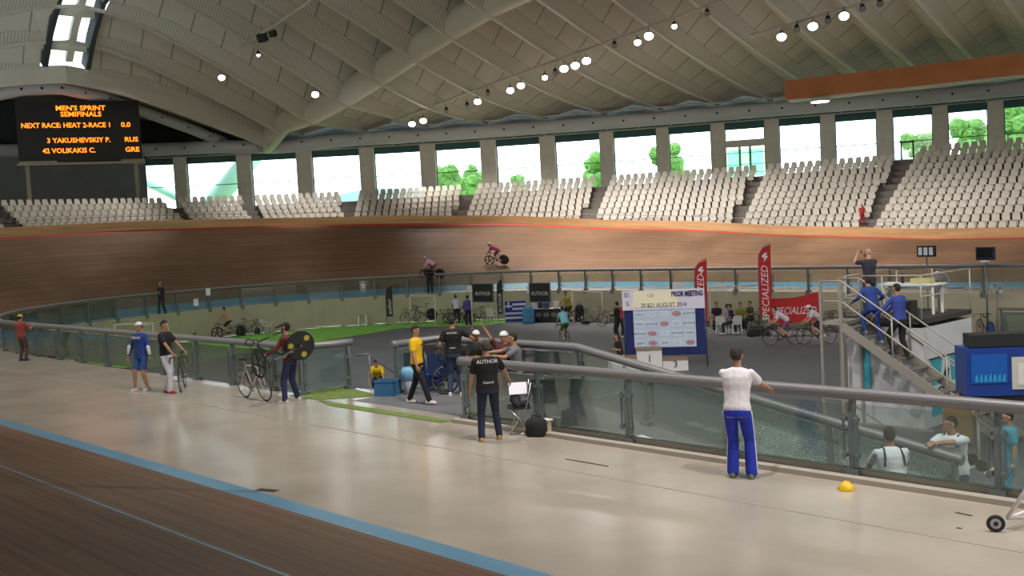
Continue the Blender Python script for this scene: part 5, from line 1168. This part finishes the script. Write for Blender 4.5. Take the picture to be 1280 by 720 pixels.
person('man in blue and red jacket and black trousers on the metal stair, the lower one', Vector((8.55, -4.6, stairz(8.55)-.02)), 165, h=1.76, shirt=(.035, .06, .30), sleeve='long', trousers=(.012, .012, .016), shoes=(.03, .03, .03), lean=6, hands=((-.42, .35, 1.05), (-.1, .42, 1.05)), feet=((-.1, .12, .1), (.12, -.08, .0)), vox=.014)
person('bald man in dark shirt taking a photo on the judges platform', Vector((7.15, -3.35, FLOOR+TZ)), 150, h=1.68, bald=True, shirt=(.03, .03, .045), trousers=(.05, .05, .06), skin='light', hands=((-.14, .3, 1.55), (.05, .32, 1.55)), elbow=(0, 0, -1), vox=.014)
k = MB(); k.box((7.0, -3.13, FLOOR+TZ+1.55), (.14, .07, .09), Matrix.Rotation(.5, 3, 'Z')); k.tube([(7.0, -3.13, FLOOR+TZ+1.55), (6.95, -3.05, FLOOR+TZ+1.55)], .03, 10); tag(k.build('camera_body', M_black), 'black camera held up by the bald man', 'camera')
tt_ = thing('judges_table', 'white table with papers and equipment on the judges platform', 'table', (7.55, -2.9, FLOOR+TZ), 0)
k = MB(); k.box((.35, .3, .74), (1.5, .65, .04)); k.build('table_top', M_white, tt_)
for x, y in ((-.3, .05), (1.0, .05), (-.3, .55), (1.0, .55)): k = MB(); k.beam((x, y, 0), (x, y, .73), .05, .05); k.build('leg', M_white, tt_)
for dx, dy, s_, c_, lab, nm in ((.1, .3, (.08, .08, .26), (.02, .02, .02), 'black bottle on the judges table', 'bottle'), (.6, .35, (.5, .3, .12), (.5, .45, .2), 'yellowish case on the judges table', 'case'), (-.1, .1, (.3, .21, .03), (.85, .85, .85), 'stack of paper on the judges table', 'paper_stack')):
    k = MB()
    if nm == 'bottle': k.rings([[Vector((r*math.cos(2*PI*j/12), r*math.sin(2*PI*j/12), z)) for j in range(12)] for r, z in ((.035, 0), (.036, .17), (.015, .21), (.015, .25))])
    else: k.box((0, 0, s_[2]/2), s_); k.box((0, 0, s_[2]), (s_[0]*.9, s_[1]*.9, .012))
    o = k.build(nm, mat('tt_%s' % nm, c_, .5), loc=(7.55+dx, -2.9+dy, FLOOR+TZ+.765)); tag(o, lab, nm.split('_')[0])
t2 = thing('equipment_case', 'black case on the judges platform beside the table leg', 'case', (8.2, -3.6, FLOOR+TZ+.01)); k = MB(); k.box((0, 0, .2), (.45, .35, .4)); k.build('case_body', M_black, t2); k = MB(); k.tube([(-.1, 0, .4), (-.08, 0, .45), (.08, 0, .45), (.1, 0, .4)], .012, 6); k.build('handle', M_steel, t2)
def tripod_fan(label, loc, hgt, r=.25):
    t = thing('pedestal_fan', label, 'fan', loc, .6); k = MB(); k.tube([(0, 0, 0), (0, 0, hgt)], .02, 8); k.disc((0, 0, .02), .2, .04, 'z', 20); k.build('stand', M_steel, t); k = MB(); k.torus((0, 0, hgt), r, .012, 'y', 24, 6); k.torus((0, -.06, hgt), r*.6, .006, 'y', 20, 4); k.torus((0, .06, hgt), r*.8, .006, 'y', 20, 4)
    for j in range(12): a = 2*PI*j/12; k.tube([(0, -.07, hgt), (r*math.cos(a), 0, hgt+r*math.sin(a))], .004, 4)
    k.build('cage', M_chrome, t); k = MB()
    for j in range(4): a = 2*PI*j/4; k.prism([(.03*math.cos(a), 0, hgt+.03*math.sin(a)), (.2*math.cos(a), .02, hgt+.2*math.sin(a)), (.2*math.cos(a+.7), -.02, hgt+.2*math.sin(a+.7))], (0, .006, 0))
    k.build('blades', M_steel, t)
tripod_fan('grey pedestal fan at the right end of the judges platform', (8.35, -2.1, FLOOR+TZ+.01), .75)
# lap counter and screen
def on_rail_y(px, py): return at_y(px, py, 14.6)
c = on_rail_y(1158, 314); t = thing('lap_counter', 'lap counter sign with white digits on a pole behind the judges tower', 'sign', (c.x, c.y, FLOOR), math.radians(-8)); hh = c.z-FLOOR
k = MB(); k.tube([(0, 0, 0), (0, 0, hh)], .03, 8); k.box((0, 0, .02), (.5, .4, .04)); k.build('pole', M_steel, t); k = MB(); k.box((0, 0, hh), (.82, .12, .46)); k.build('housing', M_black, t)
for x in (-.25, 0, .25): k = MB(); k.box((x, -.065, hh), (.17, .02, .32)); k.build('digit_panel', M_paper, t)
c = at_y(1232, 317, 14.3); t = thing('monitor_screen', 'black screen on a post by the far railing at the right', 'screen', (c.x, c.y, FLOOR), math.radians(-12)); hh = c.z-FLOOR
k = MB(); k.tube([(0, 0, 0), (0, 0, hh-.2)], .04, 8); k.box((0, 0, .02), (.5, .5, .04)); k.build('post', M_steel, t); k = MB(); k.box((0, 0, hh), (.78, .14, .52)); k.build('housing', mat('screen_blue', (.012, .02, .06), .4), t); k = MB(); k.box((0, -.075, hh+.03), (.68, .01, .36)); k.build('screen', mat('screen_glass', (.01, .01, .012), .15), t); k = MB(); k.box((0, -.02, hh-.3), (.32, .16, .08)); k.build('base', M_white, t)
b = fb(1232, 421, 137, 'exercise bicycle with blue disc wheel near the far wall at the right', rear_disc='blue', frame=(.05, .05, .05)); tripod_fan('grey fan on a pole beside the exercise bicycle', f(1247, 421), 1.9, .22)
q = [f(1253, 418), f(1300, 410)]; q = [Vector((v.x, v.y, FLOOR)) for v in q]; dd = (q[1]-q[0]).normalized(); qs = [q[0]+dd*k_*1.3 for k_ in range(4)]
railing('glass_railing', 'short glass railing standing on the infield near the far wall at the right edge', qs, [Vector((dd.y, -dd.x, 0))]*4, tube_r=.05)
# blue timing cabinet
c0 = at_d(1208, 455, 22.6); RZC = math.radians(47-8); t = thing('timing_cabinet', 'big blue wheeled cabinet with black top and white panel at the right edge', 'cabinet', (c0.x, c0.y, FLOOR), RZC)
zt_ = at_d(1208, 440, 22.6).z-FLOOR; zb_ = at_d(1208, 500, 22.6).z-FLOOR
M_cb = mat('cabinet_blue', (.012, .045, .26), .35)
k = MB(); k.box((1.1, .4, (zt_+zb_)/2+.05), (2.2, .8, zt_-zb_)); k.build('cabinet_body', M_cb, t)
k = MB(); k.box((.42, -.012, (zt_+zb_)/2+.12), (.68, .02, (zt_-zb_)*.62)); fp = k.build('front_panel', mat('cabinet_bright_blue', (.012, .10, .42), .3), t)
for j in range(7): k = MB(); k.prism([(.14+.085*j, -.03, zb_+.33), (.21+.085*j, -.03, zb_+.33), (.2+.085*j, -.03, zb_+.48+.02*(j % 2)), (.16+.085*j, -.03, zb_+.46)], (0, -.006, 0)); k.build('blue_lettering', mat('letter_cyan', (.03, .30, .62), .4), fp)
k = MB(); k.box((1.05, -.015, (zt_+zb_)/2+.02), (.42, .03, (zt_-zb_)*.68)); wp_ = k.build('white_panel', mat('panel_cream', (.55, .52, .48), .5), t); k = MB(); k.box((1.05, -.035, (zt_+zb_)/2), (.2, .02, (zt_-zb_)*.45)); k.build('panel_inset', mat('panel_pale', (.68, .66, .62), .5), wp_)
k = MB(); k.box((.75, .4, zt_+.19), (1.25, .5, .24)); k.build('top_unit', M_black, t)
k = MB(); k.box((1.1, .4, zb_-.08), (2.1, .7, .3)); k.build('chassis', M_black, t)
for x in (.25, 1.9):
    for y in (.1, .7): k = MB(); k.disc((x, y, .11), .11, .06, 'y', 20); k.build('wheel', M_rubber, t)
k = MB(); k.tube([(.1, 0, .12), (-.5, -.5, .1)], .02, 6); k.tube([(.6, 0, .15), (.1, -.6, .12)], .02, 6); k.tube([(.3, .4, .11), (.3, .4, zb_)], .03, 6); k.tube([(1.9, .4, .11), (1.9, .4, zb_)], .03, 6); k.build('towbar', M_pipe, t)
c1 = at_d(1193, 490, 24.8); t = thing('cardboard_sheet', 'brown cardboard sheet standing at the foot of the metal stair', 'cardboard', (c1.x-.1, c1.y+.35, FLOOR), math.radians(40)); k = MB(); k.box((0, 0, .6), (.62, .03, 1.1)); k.build('sheet', mat('cardboard', (.36, .25, .12), .8), t); k = MB(); k.box((0, .14, .06), (.3, .25, .12)); k.build('foot_block', M_black, t)
# ------------------------------------------------------------------ scoreboard
TL = at_d(20, 123, 79.5); TR = at_d(171, 129, 79.5); dd = Vector((TR.x-TL.x, TR.y-TL.y, 0)); SW = dd.length*1.03; SZ0 = 9.88; SH = 4.13; mid = (TL+TR)/2
t = thing('scoreboard', 'large black electronic scoreboard with orange lettering standing behind the left seats', 'scoreboard', (mid.x, mid.y, WK), math.atan2(dd.y, dd.x)); z0 = SZ0-WK
k = MB(); k.box((0, .3, z0+SH/2), (SW, .6, SH)); k.build('housing', mat('board_black', (.012, .012, .012), .5), t)
k = MB(); k.box((0, .3, z0-.18), (SW+.3, 1.3, .16)); k.box((-SW*.35, -.2, z0-.06), (SW*.3, .2, .2)); k.box((SW*.42, -.2, z0-.06), (SW*.2, .2, .2)); k.build('gantry', mat('gantry_beige', (.33, .29, .22), .6), t)
for x in (-SW*.44, SW*.44): k = MB(); k.box((x, .1, (z0-.2)/2), (.26, .26, z0-.2)); k.build('leg', mat('gantry_beige', (.33, .29, .22), .6), t)
M_led = mat('orange_led', (.2, .05, 0), .5, emit=(1, .20, .01), es=3.0)
def led(s_, x, z, size, al='LEFT', sx=1.12): text_obj('led_text', s_, size, M_led, t, (x, -.02, z0+z), (PI/2, 0, 0), al, .01, sx, 0, .008)
led("MEN'S SPRINT", .15, 3.62, .46, 'CENTER'); led('SEMIFINALS', .15, 3.2, .46, 'CENTER'); led('NEXT RACE: HEAT 2-RACE 1', -SW/2+.28, 2.45, .46, sx=.98); led('0.0', SW*.34, 2.45, .46)
led('3 YAKUSHEVSKIY P.', -SW*.27, 1.42, .46, sx=1.02); led('RUS', SW*.36, 1.42, .46); led('42 VOLIKAKIS C.', -SW*.31, .72, .46, sx=1.0); led('GRE', SW*.36, .72, .46)
# ------------------------------------------------------------------ lighting pipes and lamps
def pipe(label, pts, r=.09, name='lighting_pipe'):
    k = MB(); k.tube(pts, r, 8); k.ell(pts[0], (r*1.6, r*1.6, r*1.6)); 
    for a, b in zip(pts, pts[1:]):
        for tt in (.2, .8): q = Vector(a).lerp(Vector(b), tt); k.tube([q, q+Vector((0, 0, .35))], .02, 5)
    tag(k.build(name, M_rib), label, 'pipe')
PY = 20
def L(px, py, Y=PY): return at_y(px, py, Y)
pipe('long slim lighting pipe carrying the main row of floodlights under the roof', [L(490, 152), L(580, 118), L(700, 74), L(800, 38), L(905, 0), L(950, -16)])
pipe('lighting pipe at upper right carrying three lit floodlights', [L(940, 45, 21), L(1085, 2, 21), L(1120, -10, 21)])
pipe('short lighting pipe near the ridge with two dark loudspeakers', [L(303, 57, 6), L(350, 27, 6), L(392, -2, 6), L(430, -28, 6)], .08)
M_lamp = mat('lamp_lens', (1, 1, 1), .5, emit=(1, .93, .98), es=30)
def flood(label, px, py, Y, lit=True, r=.2, tilt=.35, pw=1.0, aim_to=None, P=None, cone=110):
    P = P or at_y(px, py, Y); d = (CAM-P).normalized(); t = thing('floodlight', label, 'floodlight', P, 0)
    dn = (Vector((d.x*.9, d.y*.9, -.85))).normalized() if tilt else Vector((0, 0, -1)); Q = dn.to_track_quat('Z', 'Y').to_matrix()
    k = MB(); k.rings([[Q @ Vector((rr*math.cos(2*PI*j/16), rr*math.sin(2*PI*j/16), z)) for j in range(16)] for rr, z in ((.07, -.42), (.11, -.34), (r*.95, -.08), (r*1.12, .02), (r*1.02, .02), (r*.8, -.02))]); k.build('lamp_housing', M_black, t)
    k = MB(); k.disc((0, 0, 0), r, .03, 'z', 18); o = k.build('lens', M_lamp if lit else M_steel, t); o.rotation_mode = 'QUATERNION'; o.rotation_quaternion = Q.to_quaternion()
    k = MB(); k.tube([Q @ Vector((0, 0, -.38)), Vector((0, 0, .45))], .025, 6); k.build('bracket', M_steel, t)
    if lit:
        li = bpy.data.lights.new('lamp_light', 'SPOT'); li.energy = LAMP_POWER*pw; li.spot_size = math.radians(cone); li.spot_blend = .8; li.shadow_soft_size = .25; li.color = (1, .93, .88)
        lo = bpy.data.objects.new('lamp_light', li); C.objects.link(lo); lo.parent = t; lo.location = dn*.15; aim = (Vector(aim_to)-P) if aim_to else (Vector((P.x+4, 24 if P.y > 15 else P.y+6, 0))-P); lo.rotation_euler = aim.to_track_quat('-Z', 'Y').to_euler()
NEAR_POWER = 2.1  # out-of-view floodlight row added to brighten the foreground
for i in range(8):
    x = -26+7.5*i; z = min(14.5, 11.5+(x+40)*.12)
    flood('lit floodlight of the near side lighting row, number %s counted from the left' % ['one', 'two', 'three', 'four', 'five', 'six', 'seven', 'eight'][i], 0, 0, 0, r=.24, P=Vector((x, -17.0, z)), aim_to=(x-4, -8, 0), cone=125, pw=NEAR_POWER*(.2, .25, .35, .55, .95, 1.2, 1.1, .8)[i])
names = ['first', 'second', 'third', 'fourth', 'fifth', 'sixth', 'seventh', 'eighth', 'ninth', 'tenth', 'eleventh', 'twelfth']
for i, (px, py, r) in enumerate(((515, 155, .24), (529, 151, .24), (597, 127, .24), (638, 113, .24), (651, 107, .24), (681, 97, .18), (705, 86, .26), (719, 82, .26), (733, 76, .26), (797, 53, .2), (811, 45, .26), (843, 33, .15))):
    flood('lit floodlight, %s from the left on the long lighting pipe' % names[i], px, py, PY-.3, r=r)
for i, (px, py) in enumerate(((977, 46), (1016, 33), (1055, 20))): flood('lit floodlight, %s from the left on the upper right pipe' % names[i], px, py, 20.7, r=.24)
flood('single lit floodlight hanging left, above the scoreboard side of the roof', 277, 97, 7, r=.22, aim_to=(-48, -6, 4), pw=2.2, cone=72); flood('single lit floodlight just left of the big roof tube', 394, 118, 11, r=.24, aim_to=(-46, 12, 4), pw=2.0, cone=76); flood('lit floodlight hanging at the skylight above the scoreboard', 109, 31, 0, r=.24, aim_to=(-52, -8, 5), pw=1.4, cone=60); flood('small lamp hanging below the two dark loudspeakers', 323, 69, 6.2, r=.1, pw=.2)
for i, (px, py) in enumerate(((558, 139), (584, 133), (610, 117), (694, 91), (768, 57), (884, 17))): flood('unlit dark floodlight, %s from the left on the long lighting pipe' % names[i], px, py, PY-.2, lit=False, r=.14)
for i, (px, py) in enumerate(((996, 37), (1035, 26), (1078, 11), (1100, 5))): flood('unlit dark floodlight, %s from the left on the upper right pipe' % names[i], px, py, 20.8, lit=False, r=.15)
for px, py, s_, lab in ((328, 47, .55, 'larger dark loudspeaker on the short pipe near the ridge'), (341, 42, .4, 'smaller dark loudspeaker on the short pipe near the ridge')):
    P = at_y(px, py, 6); t = thing('loudspeaker', lab, 'loudspeaker', P, .4); k = MB(); k.box((0, 0, 0), (s_, s_*.7, s_*.9), Matrix.Rotation(.5, 3, 'X')); k.build('speaker_box', M_black, t); k = MB(); k.tube([(0, 0, s_*.4), (0, 0, s_*.4+.5)], .025, 6); k.build('bracket', M_steel, t)
P = at_y(1025, 127, 32.5); t = thing('ceiling_lamp', 'round lit ceiling lamp under the orange beam', 'lamp', P); k = MB(); k.disc((0, 0, .08), .62, .16, 'z', 24); k.build('lamp_housing', M_rib, t); k = MB(); k.disc((0, 0, -.02), .55, .05, 'z', 24); k.build('diffuser', mat('diffuser', (1, 1, .95), .5, emit=(1, .97, .85), es=5), t)
# ------------------------------------------------------------------ outside the windows
M_lawn = mat('lawn', (.30, .42, .16), .9, noise=.3, scale=.08); M_leaf = mat('leaves', (.11, .25, .05), .8, noise=.4, scale=.9); M_hill = mat('hill', (.12, .22, .21), .9, noise=.2, scale=.02)
mb = MB(); out = [wall_at(WS[-1]*i/40) for i in range(41)]
for (a, _, n0), (b, _, n1) in zip(out, out[1:]):
    for r0, r1, z0_, z1_ in ((.3, 25, 5.6, 5.2), (25, 70, 5.2, 6.5), (70, 140, 6.5, 9)):
        mb.quad(a-n0*r0+Vector((0, 0, z0_)), b-n1*r0+Vector((0, 0, z0_)), b-n1*r1+Vector((0, 0, z1_)), a-n0*r1+Vector((0, 0, z1_)))
struct(mb.build('floor_outside_lawn', M_lawn, fix=False))
mb = MB()
for i in range(24):
    a = math.radians(80+i*6); b = math.radians(86+i*6); ha, hb2 = 14+5*math.sin(i*1.3), 14+5*math.sin((i+1)*1.3); R1, R2 = 230, 300
    pa, pb_ = Vector((math.cos(a), math.sin(a), 0)), Vector((math.cos(b), math.sin(b), 0)); mb.quad(pa*R1+Vector((0, 0, 4)), pb_*R1+Vector((0, 0, 4)), pb_*R2+Vector((0, 0, hb2)), pa*R2+Vector((0, 0, ha)))
tag(mb.build('hills', M_hill, fix=False), 'pale wooded hills beyond the windows', 'hills', kind='stuff')
def tree(label, px, d, hgt, seed):
    P = at_d(px, 200, d); rnd = random.Random(seed); t = thing('tree', label, 'tree', (P.x, P.y, 5.3)); k = MB(); k.tube([(0, 0, 0), (.1, 0, hgt*.35), (0, .1, hgt*.7)], .2, 8, rs=[.22, .16, .08]); k.build('trunk', mat('bark', (.08, .05, .03), .9), t)
    bm = bmesh.new()
    for i in range(22):
        a = rnd.uniform(0, 2*PI); rr = rnd.uniform(0, hgt*.3); r = rnd.uniform(.06, .15)*hgt
        bmesh.ops.create_icosphere(bm, subdivisions=3, radius=r, matrix=Matrix.Translation((rr*math.cos(a), rr*math.sin(a), hgt*rnd.uniform(.4, .95))))
    for v in bm.verts: v.co += Vector((rnd.uniform(-1, 1), rnd.uniform(-1, 1), rnd.uniform(-1, 1)))*hgt*.022
    me = bpy.data.meshes.new('crown'); bm.to_mesh(me); bm.free(); me.materials.append(M_leaf); o = bpy.data.objects.new('crown', me); C.objects.link(o); o.parent = t
for i, (px, d, hh, lab) in enumerate(((560, 100, 4.5, 'green tree outside the window above the stairway gap in the stand'), (590, 118, 5.5, 'taller green tree outside, right beside the first one'), (648, 105, 3.5, 'low green tree outside behind the window left of the middle'), (840, 112, 6, 'green tree outside the window left of the door bay'), (742, 110, 5.5, 'yellow-green tree outside the window right of the middle'), (1150, 105, 5, 'green tree outside behind the window with the metal door frame'), (1215, 100, 5.5, 'green tree outside the last window but one on the right'), (1272, 98, 6.5, 'big green tree outside the rightmost window'))): tree(lab, px, d, hh, i)
k = MB(); k.tube([at_d(345, 160, 97), at_d(240, 285, 97)], .85, 16); k.tube([at_d(176, 225, 99), at_d(250, 262, 99)], .3, 10)
tag(k.build('concrete_strut', mat('strut_teal', (.35, .62, .58), .6)), 'thick pale green diagonal strut outside the windows right of the scoreboard', 'strut')
